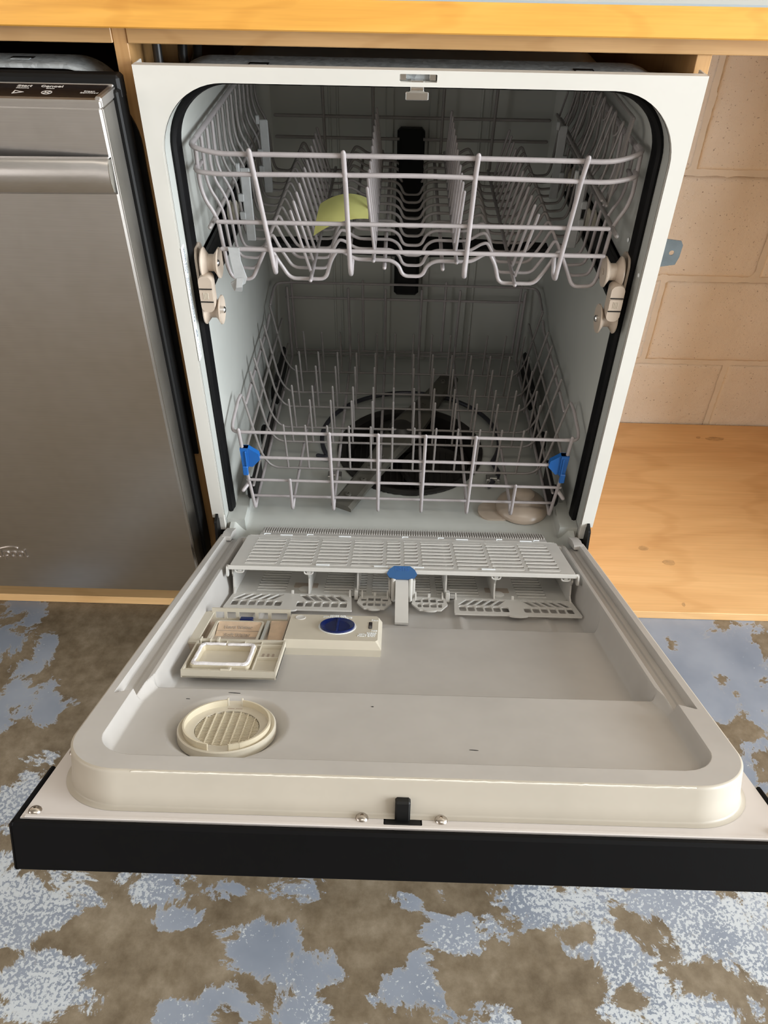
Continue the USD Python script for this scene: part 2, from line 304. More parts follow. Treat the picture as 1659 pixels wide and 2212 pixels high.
for nm, arr, d0 in (('paint_left', fa, .3), ('fleck', fb_, .2)):
    UsdGeom.PrimvarsAPI(fmesh).CreatePrimvar(nm, Sdf.ValueTypeNames.FloatArray, 'vertex').Set([float(x) for x in np.r_[arr, np.full(nv, d0)]])
fmesh.GetPrim().SetCustomDataByKey('label', 'concrete shop floor with flaking grey-blue paint and bare brown patches'); fmesh.GetPrim().SetCustomDataByKey('kind', 'structure')
single('ceiling', bx(-4, 4, -4.5, .8, 2.95, 3.05), 'ceilpaint', 'plain pale ceiling of the shop', None, 'structure')
def wall_with_window(name, along, c, a0, a1, w0, w1, z0, z1, label):
    P = []
    def add(a, b, z_, zz):
        P.append(bx(a, b, c, c+.12, z_, zz) if along == 'x' else bx(c, c+.12, a, b, z_, zz))
    add(a0, w0, 0, 2.95); add(w1, a1, 0, 2.95); add(w0, w1, 0, z0); add(w0, w1, z1, 2.95)
    single(name, cat(*P), 'wallpaint', label, None, 'structure')
wall_with_window('wall_right', 'y', 4.0, -4.5, .8, -3.8, -.1, .3, 2.6, 'plain wall with a window opening at the right')
wall_with_window('wall_left', 'y', -4.12, -4.5, .8, -3.2, -.6, .5, 2.5, 'plain wall with a window opening at the left')
wall_with_window('wall_front', 'x', -4.62, -4, 4, -3.5, -2.5, .3, 2.4, 'plain wall with a glazed opening behind the camera')
# block wall: blocks are parts of the wall
YW = .610
wall = thing('wall_back', 'cream painted concrete block wall behind the counter', None, (0, YW, 0), None, 'structure')
part(wall, 'mortar_bed', bx(-4, 4, YW+.0026, YW+.2, 0, 2.95), 'mortar')
zs = [0.0, .179, .371, .578, .785, .985]
def block(x0, x1, z0, z1, seed):
    g = .0045; nx, nz = 60, 30
    u = np.linspace(0, 1, nx); w = np.linspace(0, 1, nz); U, Wd = np.meshgrid(u, w)
    X = x0+g+(x1-x0-2*g)*U; Z = z0+g+(z1-z0-2*g)*Wd
    d = np.minimum(np.minimum(X-x0-g, x1-g-X), np.minimum(Z-z0-g, z1-g-Z))
    n = meshkit.fbm(np.stack([X*55, Z*55, X*0+seed], -1), 4, seed); pit = np.clip(.30-n, 0, 1)*.02
    Yv = YW+.0032*np.clip(1-d/.006, 0, 1)**2+(n-.5)*.0022+pit
    v = np.stack([X, Yv, Z], -1).reshape(-1, 3); i, j = np.meshgrid(np.arange(nz-1), np.arange(nx-1), indexing='ij'); a = (i*nx+j).ravel()
    f = np.vstack([np.stack([a, a+1, a+nx+1], 1), np.stack([a, a+nx+1, a+nx], 1)])
    edge = np.r_[np.arange(nx), np.arange(1, nz)*nx+nx-1, (nz-1)*nx+np.arange(nx-2, -1, -1), np.arange(nz-2, 0, -1)*nx]
    b = v[edge].copy(); b[:, 1] = YW+.03; k = len(v); m_ = len(edge); v = np.vstack([v, b]); q = np.arange(m_); q2 = (q+1) % m_
    f = np.vstack([f, np.stack([edge[q2], edge[q], k+q], 1), np.stack([edge[q2], k+q, k+q2], 1)])
    return trimesh.Trimesh(v, f, process=False)
for r in range(5):
    off = .528 if r in (1, 3) else .7135
    for k in range(-3, 3):
        part(wall, 'concrete_block', block(off+.4*(k-1), off+.4*k, zs[r], zs[r+1], 11+r*7+k), 'block', True)

# ================================================================== counter, cabinet frame, base board
ct = thing('countertop', 'maple-edged countertop with glossy grey laminate surface above the dishwashers', 'countertop', (0, .006, .891))
part(ct, 'front_edge', bx(-1.6, 1.7, .006, .026, .8910, .9192, .0015), 'maple')
part(ct, 'laminate_top', bx(-1.6, 1.7, .0078, YW-.001, .9163, .9210, .0012), 'laminate', label='glossy grey top surface')
part(ct, 'core_panel', bx(-1.6, 1.7, .0255, YW-.001, .8925, .9160, 0.0005), 'panel')
cb = thing('display_cabinet', 'open maple display cabinet frame with bays for dishwashers', 'cabinet', (0, .03, 0))
for x0, x1 in ((-1.0, -.3240), (-.3080, 1.05)):
    part(cb, 'rail', bx(x0, x1, .030, .050, .8735, .8905, .0008), 'rail')
for x0, x1, y0, z1 in ((-.3238, -.3086, .032, .8905), (.2925, .3083, .034, .8732), (-1.015, -1.001, .032, .8905), (1.051, 1.065, .032, .8905)):
    part(cb, 'divider_panel', bx(x0, x1, y0, YW-.002, .0185, z1, .0006), 'panel')
part(cb, 'base_board', bx(-1.015, 1.25, .018, YW-.004, .0005, .018, .0008), 'base')
def blot(cx, cy, rx, ry, seed):
    a = np.linspace(0, 2*np.pi, 40, endpoint=False); rr = 1+.35*(meshkit.fbm(np.stack([np.cos(a)*1.5+3, np.sin(a)*1.5+3, a*0], -1), 3, seed)-.5)*2
    return slab(Polygon(np.stack([cx+rx*rr*np.cos(a), cy+ry*rr*np.sin(a)], 1)), .01795, .01812)
for k, (x, y, rx, ry) in enumerate(((.4699, .181, .009, .007), (.5093, .1434, .011, .0075), (.7175, .5502, .022, .007), (.680, .554, .005, .004), (.5088, .0372, .003, .005))):
    part(cb, 'board_stain', blot(x, y, rx, ry, 5+k), 'stain', label='small brown stain on the base board')

# ================================================================== open dishwasher
dw = thing('open_dishwasher', 'open dishwasher with pale tub, door lowered and racks inside', 'dishwasher', (0, 0, .018))
W2, ZT, ZB = .2985, .86, .2317
IX, IZT = .2805, .8445                                   # opening of the front frame
def arch(hw, zb, zt, r, q=14):
    return rrect(-hw, zb, hw, zt, r, q).union(sbox(-hw, zb, hw, zb+r*1.2))
outer = sbox(-W2, ZB, W2, ZT); opening = arch(IX, .10, IZT, .075)
slot = rrect(-.020, .8490, .019, .8565, .001)
fr = outer.difference(opening).difference(slot)
# frame: face with a rounded return into the opening
def ring_sweep(poly_fn, stations):
    """loft of closed outlines (n x 2 in x, z) at depth y"""
    rings = [np.c_[c[:, 0], np.full(len(c), y), c[:, 1]] for c, y in stations]; n = len(rings[0]); v = np.vstack(rings); f = []
    for i in range(len(rings)-1):
        for j in range(n-1):
            a = i*n+j; f += [[a, a+1, a+n+1], [a, a+n+1, a+n]]
    return trimesh.Trimesh(v, f, process=False)
def open_outline(hw, zb, zt, r, n=16):
    """left foot, up, over, down the right side"""
    a = np.linspace(np.pi, np.pi/2, n); b = np.linspace(np.pi/2, 0, n)
    L = np.c_[-hw+r+r*np.cos(a), zt-r+r*np.sin(a)]; R = np.c_[hw-r+r*np.cos(b), zt-r+r*np.sin(b)]
    zl = np.linspace(zb, zt-r, 8)[:-1]
    return np.vstack([np.c_[np.full(7, -hw), zl], L, R, np.c_[np.full(7, hw), zl[::-1]]])
bm = m3.Manifold.extrude(cross_section(outer), .012)
cut = m3.Manifold.extrude(cross_section(opening), .03).translate((0, 0, -.01)) + m3.Manifold.extrude(cross_section(slot), .03).translate((0, 0, -.01))
for k in range(5):                                      # rounded inner lip
    t = k/5; g = .006*(1-math.sqrt(1-(1-t)**2))
    cut = cut + m3.Manifold.extrude(cross_section(opening.buffer(g)), .0012+.0002).translate((0, 0, .012-.006*(1-t)*0-.0012*(5-k)))
frame_m = place(tm(bm-cut), axes((0, .011, 0), (1, 0, 0), (0, 0, 1), (0, -1, 0)))
fp = part(dw, 'front_frame', frame_m, 'flange', 30)
# narrow lower legs of the frame, return flange at the outside
for s in (-1, 1):
    part(dw, 'frame_leg', bx(s*IX, s*.2895, 0, .012, .205, ZB+.001, .0008), 'flange')
    part(dw, 'side_return', bx(s*.2965, s*W2, .011, .03, ZB, ZT, .0004), 'flange')
# jamb from the frame back to the gasket channel
jamb = ring_sweep(None, [(open_outline(IX-.0004, .18, IZT-.0004, .075), .0055), (open_outline(IX-.0004, .18, IZT-.0004, .075), .028), (open_outline(IX-.0004, .18, IZT-.0004, .075), .052)]); 
part(dw, 'jamb', jamb, 'tub', True)
gk = open_outline(.2800, .170, .8440, .075); gpath = np.c_[gk[:, 0], np.full(len(gk), .0395), gk[:, 1]]
def ribbon(path, prof):
    """sweep a small profile [(inward, y)] along an open outline in xz"""
    p = path[:, [0, 2]]; t = np.gradient(p, axis=0); t /= np.linalg.norm(t, axis=1, keepdims=True); nrm = np.c_[t[:, 1], -t[:, 0]]
    rings = [np.c_[(p+nrm*i)[:, 0], path[:, 1]+y, (p+nrm*i)[:, 1]] for i, y in prof]; rings.append(rings[0]); n = len(p); v = np.vstack(rings); f = []
    for i in range(len(rings)-1):
        for j in range(n-1):
            a = i*n+j; f += [[a, a+1, a+n+1], [a, a+n+1, a+n]]
    return trimesh.Trimesh(v, f, process=False)
part(dw, 'gasket', ribbon(gpath, [(0, -.009), (.0035, -.0115), (.007, -.0095), (.0075, -.004), (.009, .002), (.0085, .009), (.003, .012), (0, .010)]), 'rubber', 30)
# tub shell: tapering walls, rounded corners, back panel
def shell_outline(hw, zb, zt, r, n=14): 
    o = open_outline(hw, zb+.03, zt, r, n); bl = np.linspace(0, np.pi/2, 6)[:-1]
    right = np.c_[hw-.03+.03*np.cos(-bl), zb+.03+.03*np.sin(-bl)]; left = np.c_[-hw+.03-.03*np.sin(bl[::-1]+.0), zb+.03-.03*np.cos(bl[::-1])]
    return o
st_ = []
for y, hw, zt in ((.046, .2735, .838), (.06, .272, .836), (.2, .271, .834), (.40, .2695, .831), (.525, .268, .829), (.54, .264, .825), (.548, .256, .817), (.551, .243, .805)):
    st_.append((open_outline(hw, .19, zt, .072-(y > .53)*.0), y))
part(dw, 'tub_wall', ring_sweep(None, st_), 'tub', True)
back = place(slab(arch(.25, .17, .81, .07), 0, .004), axes((0, .555, 0), (1, 0, 0), (0, 0, 1), (0, -1, 0)))
part(dw, 'back_panel', back, 'tub')
for x in (-.135, .127):
    for d in (-.007, .007):
        part(dw, 'back_rib', bx(x+d-.0025, x+d+.0025, .5485, .552, .2, .8, .002), 'tub')
part(dw, 'back_rib', bx(-.045, -.030, .547, .552, .2, .8, .002), 'tub'); part(dw, 'back_rib', bx(.030, .045, .547, .552, .2, .8, .002), 'tub')
# tub floor: heightfield with sump well, step to the front sill and side ledges
def floor_z(x, y):
    z = .196+0*x
    z = z+.012*np.clip((y-.45)/.1, 0, 1)**2-.006*np.exp(-((x-.014)**2+(y-.25)**2)/.03)
    d = np.hypot((x-.014)/1.0, (y-.245)/1.0)
    z = z-.045*np.clip((.132-d)/.008, 0, 1)
    z = z+.02*np.clip((np.abs(x)-.245)/.02, 0, 1)**2
    z = z-.012*np.clip((.05-y)/.09, 0, 1)**2
    return z
gx = np.linspace(-.274, .274, 200); gy = np.r_[np.linspace(-.035, .05, 16)[:-1], np.linspace(.05, .553, 190)]
Xg, Yg = np.meshgrid(gx, gy); Zg = floor_z(Xg, Yg)
def grid_mesh(X, Y, Z, flip=False):
    ny, nx = X.shape; v = np.stack([X, Y, Z], -1).reshape(-1, 3); i, j = np.meshgrid(np.arange(ny-1), np.arange(nx-1), indexing='ij'); a = (i*nx+j).ravel()
    f = np.vstack([np.stack([a, a+1, a+nx+1], 1), np.stack([a, a+nx+1, a+nx], 1)])
    return trimesh.Trimesh(v, f[:, ::-1] if flip else f, process=False)
part(dw, 'tub_floor', grid_mesh(Xg, Yg, Zg), 'tub', True)
for s in (-1, 1):
    part(dw, 'floor_ledge', hull([(s*x, y, z) for x in (.251, .2795) for y, z in ((.010, .185), (.010, .2205), (.075, .2165), (.075, .19))]), 'tub')
    # crease moulded into the side wall
# sump, filter, heating element, spray arm, float
SC = np.array([.014, .245])
ring = lathe([(.128, .0), (.133, .004), (.133, .010), (.126, .012), (.118, .008), (.114, -.01), (.114, -.03), (.0, -.032), (0, -.036), (.13, -.036), (.128, 0)], 64)
sump = part(dw, 'sump', place(ring, axes((SC[0], SC[1], .186), (1, 0, 0), (0, 1, 0), (0, 0, 1))), 'blackdeep')
part(sump, 'filter_screen', place(lathe([(0, .0), (.060, .0), (.064, .006), (.060, .012), (.05, .006), (0, .004)], 48), axes((.06, .225, .158), (1, 0, 0), (0, 1, 0), (0, 0, 1))), 'blackdeep')
grd = []
for k in range(-9, 10):
    x = SC[0]+k*.0115; hh = math.sqrt(max(.108**2-(x-SC[0])**2, 1e-5)); grd.append(bx(x-.0009, x+.0009, SC[1]-hh, SC[1]+hh, .162, .166, .0003))
part(sump, 'sump_grate', cat(*grd), 'blackdeep', kind='stuff')
hub = lathe([(0, .0), (.045, .0), (.043, .018), (.03, .026), (0, .028)], 32)
part(sump, 'arm_hub', place(hub, axes((SC[0]-.02, .31, .168), (1, 0, 0), (0, 1, 0), (0, 0, 1))), 'blackdeep')
a = np.linspace(-.15, 1.15, 60)*np.pi
el = np.r_[[(-.152, .205, .203)], [(SC[0]+.163*math.cos(t), .262+.163*math.sin(t)*.93, .207) for t in a[::-1]], [(.17, .16, .207), (.15, .13, .203)]]
part(dw, 'heating_element', tube(fillet(el, .01), .0042, 10), 'element')
for c in ((-.118, .150), (.158, .152)):
    part(dw, 'element_bracket', cat(bx(c[0]-.012, c[0]+.012, c[1]-.008, c[1]+.008, .1965, .206, .001), bx(c[0]-.007, c[0]+.006, c[1]-.012, c[1]-.004, .2, .213, .001)), 'chrome')
def arm_mesh():
    p0, p1 = np.array([-.1000, .050]), np.array([.094, .462]); d = (p1-p0)/np.linalg.norm(p1-p0); n = np.array([-d[1], d[0]]); L = np.linalg.norm(p1-p0)
    rings = []
    for t in np.linspace(0, 1, 25):
        w = .0185+.011*math.exp(-((t-.55)/.2)**2); hgt = .010+.006*math.exp(-((t-.5)/.2)**2); c = p0+d*L*t
        for u, z in ((-1, 0), (-1, .6), (-.72, 1), (.72, 1), (1, .6), (1, 0)):
            rings.append([*(c+n*w*u), .212+hgt*z])
    v = np.array(rings); f = []
    for i in range(24):
        for j in range(6):
            k = (j+1) % 6; a_, b_ = i*6, (i+1)*6; f += [[a_+j, b_+j, b_+k], [a_+j, b_+k, a_+k]]
    f += [[0, k, k+1] for k in range(1, 5)]+[[144, 144+k+1, 144+k] for k in range(1, 5)]
    m = trimesh.Trimesh(v, f, process=False); m.fix_normals(); return m, p0, d, n, L
am, p0, d_, n_, L_ = arm_mesh()
sa = part(dw, 'lower_spray_arm', am, 'arm', 30)
for t, u in ((.06, .1), (.16, -.25), (.24, .3), (.32, -.1), (.72, .2), (.84, -.2), (.93, .1)):
    c = p0+d_*L_*t+n_*.013*u
    part(sa, 'nozzle', place(lathe([(0, 0), (.0055, 0), (.0048, .0025), (.002, .0035), (.0018, .001), (0, .001)], 16), axes((c[0], c[1], .2222), (1, 0, 0), (0, 1, 0), (0, 0, 1))), 'arm')
part(sa, 'hub_cap', place(lathe([(0, 0), (.024, 0), (.023, .012), (.016, .018), (0, .019)], 28), axes((*(p0+d_*L_*.5), .222), (1, 0, 0), (0, 1, 0), (0, 0, 1))), 'blackdeep')
fc = (.201, .082)
fl_ = part(dw, 'float_cover', place(lathe([(0, .035), (.013, .0345), (.0175, .0315), (.0190, .022), (.0195, .0200), (.028, .0175), (.037, .0130), (.0425, .0065), (.0435, .0015), (.0430, .0), (0, 0)], 48), axes((*fc, .1975), (1, 0, 0), (0, 1, 0), (0, 0, 1))), 'float')
part(dw, 'float_tray', place(slab(rrect(-.06, -.022, .0, .022, .02), 0, .004), axes((fc[0]-.014, fc[1]-.010, .1945), (1, 0, 0), (0, 1, 0), (0, 0, 1))), 'float')
# upper wash arm and feed pipe at the back
part(dw, 'feed_pipe', cat(bx(-.024, .024, .525, .548, .36, .665, .006), hull([(x, y, z) for x in (-.02, .02) for y, z in ((.53, .665), (.53, .60), (.30, .575), (.30, .60))])), 'black', label='black water feed pipe on the back wall')
ua = hull([(x, y, z) for x, w in ((-.215, .012), (-.1, .018), (0, .03), (.1, .018), (.215, .012)) for y in (.28-w, .28+w) for z in (.555, .566)])
part(dw, 'upper_spray_arm', ua, 'black')
# slide tracks and rollers on the side walls
for s in (-1, 1):
    part(dw, 'slide_track', cat(bx(s*.2625, s*.2715, .045, .46, .583, .590, .001), bx(s*.2625, s*.2715, .045, .46, .629, .636, .001), bx(s*.2665, s*.2715, .045, .46, .583, .636, .001)), 'black', label='black slide track')
    X = s*.2535
    spool = [(.004, -.0112), (.0185, -.0112), (.0190, -.0096), (.0150, -.0070), (.0105, -.0035), (.0105, .0035), (.0150, .0070), (.0190, .0096), (.0185, .0112), (.0130, .0095), (.007, .0075), (.004, .0075), (.004, -.0112)]
    bp = rrect(.0285, .552, .064, .653, .016)
    part(dw, 'roller_plate', place(slab(bp, 0, .003), axes((s*.2695 if s > 0 else -.2725, 0, 0), (0, 1, 0), (0, 0, 1), (1, 0, 0))), 'tan')
    for z in (.634, .570):
        r_ = part(dw, 'roller_wheel', place(lathe(spool, 36), axes((X-(.001 if z > .6 else -.004)*s, .033, z), (0, 1, 0), (0, 0, 1), (1, 0, 0))), 'tan')
        part(r_, 'axle_pin', place(lathe([(0, -.009), (.0045, -.009), (.0045, .0095), (.003, .011), (0, .011)], 14), axes((X, .033, z), (0, 1, 0), (0, 0, 1), (-s, 0, 0))), 'chrome')
    cap = rrect(-.0085, .5765, .0085, .6245, .0075)
    capm = cat(*[front_slab(cap.buffer(-.0025*(1-math.sqrt(1-(k/4)**2)) if k < 4 else -.0025), .03, .0135-.0006*(4-k)*0+.0005*k*0-.0004*(4-k)) for k in range(5)])
    ec = part(dw, 'track_end_cap', place(capm, axes((s*.2595, 0, 0), (1, 0, 0), (0, 1, 0), (0, 0, 1))), 'tan')
    part(ec, 'release_tab', front_slab(rrect(s*.2595-.0082, .5925, s*.2595+.0082, .6065, .001), .014, .0106), 'tan')
    for k in range(4):
        part(ec, 'grip_rib', bx(s*.2595-.003+.0018*k-.0003, s*.2595-.003+.0018*k+.0003, .0100, .0108, .595, .604, .0002), 'cream')
    for z in (.6082, .5908):
        part(ec, 'tab_groove', bx(s*.2595-.0082, s*.2595+.0082, .0108, .0120, z-.0006, z+.0006, .0002), 'black')
# label on the left jamb
lb = part(dw, 'rating_label', place(slab(rrect(.004, .508, .0185, .664, .002), 0, .0003), axes((-.2803, 0, 0), (0, 1, 0), (0, 0, 1), (1, 0, 0))), 'label', label='white rating label with small blue-grey print')
def jamb_text(s, y, z, hgt, bold=False):
    t = text(s, hgt, .0002, bold); return place(t, axes((-.28, y, z), (0, 0, -1), (0, 1, 0), (1, 0, 0)))
rows = [('WHIRLPOOL', .0135, .660, .0042, True), ('MODEL', .0085, .642, .0024, False), ('120V 60Hz', .0145, .625, .0022, False), ('12.0 AMPS', .0115, .622, .0022, False), ('SERIAL', .0065, .625, .0022, False),
        ('DISHWASHER', .0145, .605, .0022, False), ('USE COPPER WIRE', .0115, .603, .0018, False), ('CAUTION', .0145, .585, .0022, False), ('SEE GUIDE', .0115, .584, .0020, False), ('LISTED', .0145, .550, .0022, False), ('RESIDENTIAL', .0120, .552, .0020, False), ('MADE IN USA', .0135, .530, .0020, False)]
part(lb, 'label_print', cat(*[jamb_text(*r_) for r_ in rows]), 'ink', False, kind='stuff')
part(lb, 'listing_mark', place(lathe([(.0022, 0), (.0034, 0), (.0034, .0003), (.0022, .0003), (.0022, 0)], 24), axes((-.2801, .0125, .566), (0, 1, 0), (0, 0, 1), (1, 0, 0))), 'ink')
# steel strap and insulation around the tub, bracket, strike, hinge arms
strap_o = open_outline(.2875, .30, .8525, .055); strap_i = open_outline(.283, .30, .848, .051)
def strap(y0, y1, dx=0):
    so, si = strap_o+[dx, 0], strap_i+[dx, 0]
    return ring_sweep(None, [(si, y0), (so, y0), (so, y1), (si, y1), (si, y0)])
st1 = part(dw, 'steel_strap', strap(.012, .095), 'zinc', 30, label='galvanised steel strap over the tub')
def strap_slots(parent, xs, dx=0, top=.8525):
    for x in xs:
        part(parent, 'strap_slot', bx(dx+x-.011, dx+x+.011, .050, .059, top-.001, top+.0005, .0002), 'black')
        part(parent, 'slot_lip', bx(dx+x-.009, dx+x+.009, .044, .050, top-.001, top+.0006, .0002), 'zinc')
strap_slots(st1, (-.175, .180))
part(dw, 'insulation_blanket', cat(bx(-.262, .262, .08, .53, .30, .838, .03)), 'black') if False else None
sb = part(dw, 'mounting_bracket', front_slab(Polygon([(.2985, .655), (.3165, .658), (.3195, .668), (.3200, .682), (.3170, .687), (.2985, .689)]).difference(Point(.309, .6725).buffer(.003)), .0035, .002), 'bracket', label='galvanised side mounting bracket')
for x_, y_, z_ in ((.2795, .014, .6385), (.2700, .058, .6650)):
    part(dw, 'hole_plug', place(lathe([(0, .0014), (.0022, .0010), (.0030, 0), (0, 0)], 16), axes((x_+.001, y_, z_), (0, 1, 0), (0, 0, 1), (-1, 0, 0))), 'label')
sk = part(dw, 'latch_strike', cat(bx(-.0085, .0055, -.0006, .010, .8400, .8505, .0006), bx(-.0135, .0105, -.008, .0035, .8335, .8375, .0012), bx(-.0135, .0105, -.0085, -.006, .8335, .8415, .0008), bx(-.010, .007, -.003, .008, .8372, .8412, .001)), 'chrome', label='bright metal latch strike')
for x in (-.0165, .0145):
    part(sk, 'strike_tab', bx(x-.0035, x+.0035, .004, .007, .8495, .8560, .0005), 'chrome')
part(sk, 'slot_back', bx(-.020, .019, .0085, .010, .8485, .8570, .0003), 'zinc')
for s in (-1, 1):
    ha = Polygon([(-.035, .16), (-.004, .10), (.03, .15), (.02, .205), (.0, .236), (-.012, .232), (-.02, .20)]).buffer(.004)
    part(dw, 'hinge_arm', place(slab(ha, 0, .004), axes((s*.291-.002, 0, 0), (0, 1, 0), (0, 0, 1), (1, 0, 0))), 'black')
part(dw, 'toe_panel', bx(-.285, .285, .045, .055, .0185, .185, .002), 'black')
part(dw, 'base_pan', bx(-.280, .280, .06, .54, .0185, .12, .004), 'black')
# ------------------------------------------------------------------ door: liner height field
def smooth(t): t = np.clip(t, 0, 1); return t*t*(3-2*t)
def liner_h(x, e):
    ax = np.abs(x)
    F = -.050+.014*smooth((e-.258)/.007)+.020*smooth((e-.4605)/.006)
    top = np.where(ax < .2465, -.005, 0)-0.0
    prof = np.interp(ax, [.2465, .2515, .2535, .256, .2612, .2625, .2685, .2705], [-.005, -.0048, -.0075, -.0110, -.0105, -.0092, -.0088, 0])
    chan = 1-smooth((e-.4975+(ax-.258)*-.55)/.003)
    top = prof*chan
    xw = .2465+.0085*smooth((e-.452)/.05)
    r = .032; qx, qe = ax-(xw-r), e-(.604-r)
    sd = np.hypot(np.maximum(qx, 0), np.maximum(qe, 0))+np.minimum(np.maximum(qx, qe), 0)-r
    d = np.minimum(-sd, (e-.018))
    wdt = np.where(e < .262, .013, np.where(e < .465, .010, .0075))
    wdt = np.where(e < .05, .02, wdt)
    t = np.clip(d/wdt, 0, 1)
    h = top+(F-top)*np.where(d > 0, 1-(1-t)**2.4, 0)
    # shallow dish round the vent
    rv = np.hypot(x+.160, (e-.532)*1.0)
    h = h-.0085*(1-smooth((rv-.0425)/.0130))*(e > .465)
    # ribs pressed in the basket well
    for xr in (.077, .19, -.19):
        h = h+.003*(1-smooth((np.abs(x-xr)-.004)/.003))*(e < .256)*(e > .06)*(ax < .235)
    h = h-.004*(1-smooth(e/.02))
    return h
cols = np.unique(np.round(np.r_[np.linspace(-.2775, -.232, 62), np.linspace(-.232, -.205, 16), np.linspace(-.225, -.095, 66), np.linspace(-.095, .232, 70), np.linspace(.232, .2775, 62)], 6))
rowsE = np.unique(np.round(np.r_[np.linspace(0, .25, 70), np.linspace(.25, .27, 18), np.linspace(.27, .455, 60), np.linspace(.455, .51, 60), np.linspace(.51, .585, 50), np.linspace(.585, .612, 34), .6240-.05*(1-np.sin(np.linspace(.55, np.pi/2, 26)))], 6))
HWO, EO, RO = .2775, .6240, .050
def halfw(e): return HWO-np.where(e > EO-RO, RO-np.sqrt(np.maximum(RO*RO-(e-(EO-RO))**2, 0)), 0)
Xd = cols[None, :]/HWO*halfw(rowsE)[:, None]; Ed = np.repeat(rowsE[:, None], len(cols), 1); Hd = liner_h(Xd, Ed)
nE, nC = Xd.shape
v = np.stack([Xd, Ed, Hd], -1).reshape(-1, 3)
gm = grid_mesh(Xd, Ed, Hd)
loop = np.r_[np.arange(nE)*nC, (nE-1)*nC+np.arange(1, nC), np.arange(nE-2, -1, -1)*nC+nC-1]
base = v[loop]; nx_ = np.zeros((len(loop), 2)); pp = base[:, :2]; tt = np.gradient(pp, axis=0); tt /= np.linalg.norm(tt, axis=1, keepdims=True); out_n = np.c_[-tt[:, 1], tt[:, 0]]
rings = [base]
for o_, h_ in ((.0012, -.0004), (.0020, -.0014), (.0022, -.003), (.0028, -.020), (.0034, -.0300), (.005, -.0318), (.008, -.0328)):
    rings.append(np.c_[pp+out_n*o_, np.minimum(base[:, 2], 0)+h_])
vs = np.vstack(rings); nl = len(loop); sf = []
for i in range(len(rings)-1):
    q = np.arange(nl-1); a_ = i*nl+q; sf += [np.stack([a_, a_+nl, a_+nl+1], 1), np.stack([a_, a_+nl+1, a_+1], 1)]
skirt = trimesh.Trimesh(vs, np.vstack(sf), process=False)
def fixed(m):   # make normals of an open sheet face +h / outwards in door space, then map to the world
    return on_door(m)
liner_world = on_door(gm); 
n0 = liner_world.face_normals.mean(0)
if n0@DN < 0: liner_world.invert()
sk_world = on_door(skirt); cmid = sk_world.triangles_center.mean(0)
if ((sk_world.triangles_center-cmid)*sk_world.face_normals).sum() < 0: sk_world.invert()
door = part(dw, 'door', on_door(cat(bx(-.296, .296, .012, .642, -.0735, -.0560, .002), bx(-.296, -.284, .012, .642, -.056, -.0376, .001), bx(.284, .296, .012, .642, -.056, -.0376, .001))), 'black', label='black outer shell of the door')
part(door, 'inner_liner', liner_world, 'liner', 40)
part(door, 'liner_rim', sk_world, 'rim', 40, label='cream outer wall of the door liner')
lipp = sbox(-.2975, .0, .2975, .6430).difference(rrect(-.0165, .6285, .0135, .6385, .001)).difference(rrect(-.272, -.02, .272, .612, .04))
part(door, 'inner_panel', on_door(slab(lipp, -.0375, -.0330)), 'lip', label='white enamelled inner door panel')
part(door, 'panel_fold', on_door(bx(-.2945, .2945, .6395, .6432, -.0335, -.0318, .0006)), 'lip')
cs = cat(bx(-.3030, .3030, .6432, .6515, -.0755, -.0322, .0022), bx(-.3030, -.2980, .575, .6515, -.0755, -.0322, .0018), bx(.2980, .3030, .575, .6515, -.0755, -.0322, .0018))
part(door, 'control_strip', on_door(cs), 'strip', label='black control strip along the free edge of the door')
for x, e in ((-.2895, .6345), (-.0335, .6315), (.0285, .6315), (.2895, .6345), (-.2900, .555), (.2900, .555)):
    sc_ = m3.Manifold.revolve(cross_section(Polygon([(0, 0), (.0052, 0), (.0048, .0014), (.0034, .0027), (.0015, .0033), (0, .0034)])), 24) - m3.Manifold.cylinder(.004, .0013, .0013, 6).translate((0, 0, .0018))
    part(door, 'screw', on_door(place(tm(sc_), axes((x, e, -.0331), (1, 0, 0), (0, 1, 0), (0, 0, 1)))), 'screw', label='domed hex socket screw')
part(door, 'latch', on_door(cat(bx(-.0078, .0042, .6215, .6335, -.0345, -.0165, .0015), bx(-.0160, .0130, .6300, .6380, -.0375, -.0330, .001))), 'black', label='black latch tongue and slot')
wx = np.linspace(-.215, .225, 130); wr = np.clip(.0002+.0007*meshkit.fbm(np.c_[wx*60, wx*0, wx*0+4], 3, 3)-.0002, .0001, None)
wear = np.c_[wx, .6255+rng.normal(0, .00012, 130), -.0011+rng.normal(0, .00012, 130)]
part(door, 'worn_edge', on_door(tube(wear, .00075, 6)), 'rim_wear', True, label='scuffed pale edge of the liner rim')
for x, e, l_, w_ in ((-.1655, .4735, .0060, .0005), (-.030, .492, .0012, .0006), (-.2075, .487, .0020, .0004), (.060, .560, .004, .0004)):
    part(door, 'scuff_mark', on_door(slab(affinity.translate(affinity.rotate(affinity.scale(Point(0, 0).buffer(1), l_, w_), 4), x, e), -.0161, -.0157)), 'hose')
# ribbed lip at the hinge edge
rib = [bx(-.222, .226, -.034, .004, -.0100, -.0030, .001)]
part(door, 'hinge_lip', on_door(rib[0]), 'liner')
rb_ = [bx(-.218+k*.0037, -.218+k*.0037+.0018, -.0335, -.008, -.0040, -.0008, .0004) for k in range(120)]
part(door, 'lip_ribs', on_door(cat(*rb_)), 'liner', False, kind='stuff')
for s in (-1, 1):
    part(door, 'corner_pad', on_door(hull([(s*x, e, h) for x in (.262, .2755) for e, h in ((-.012, -.008), (-.012, .001), (.014, .0035), (.03, .0005), (.03, -.006))])), 'liner')
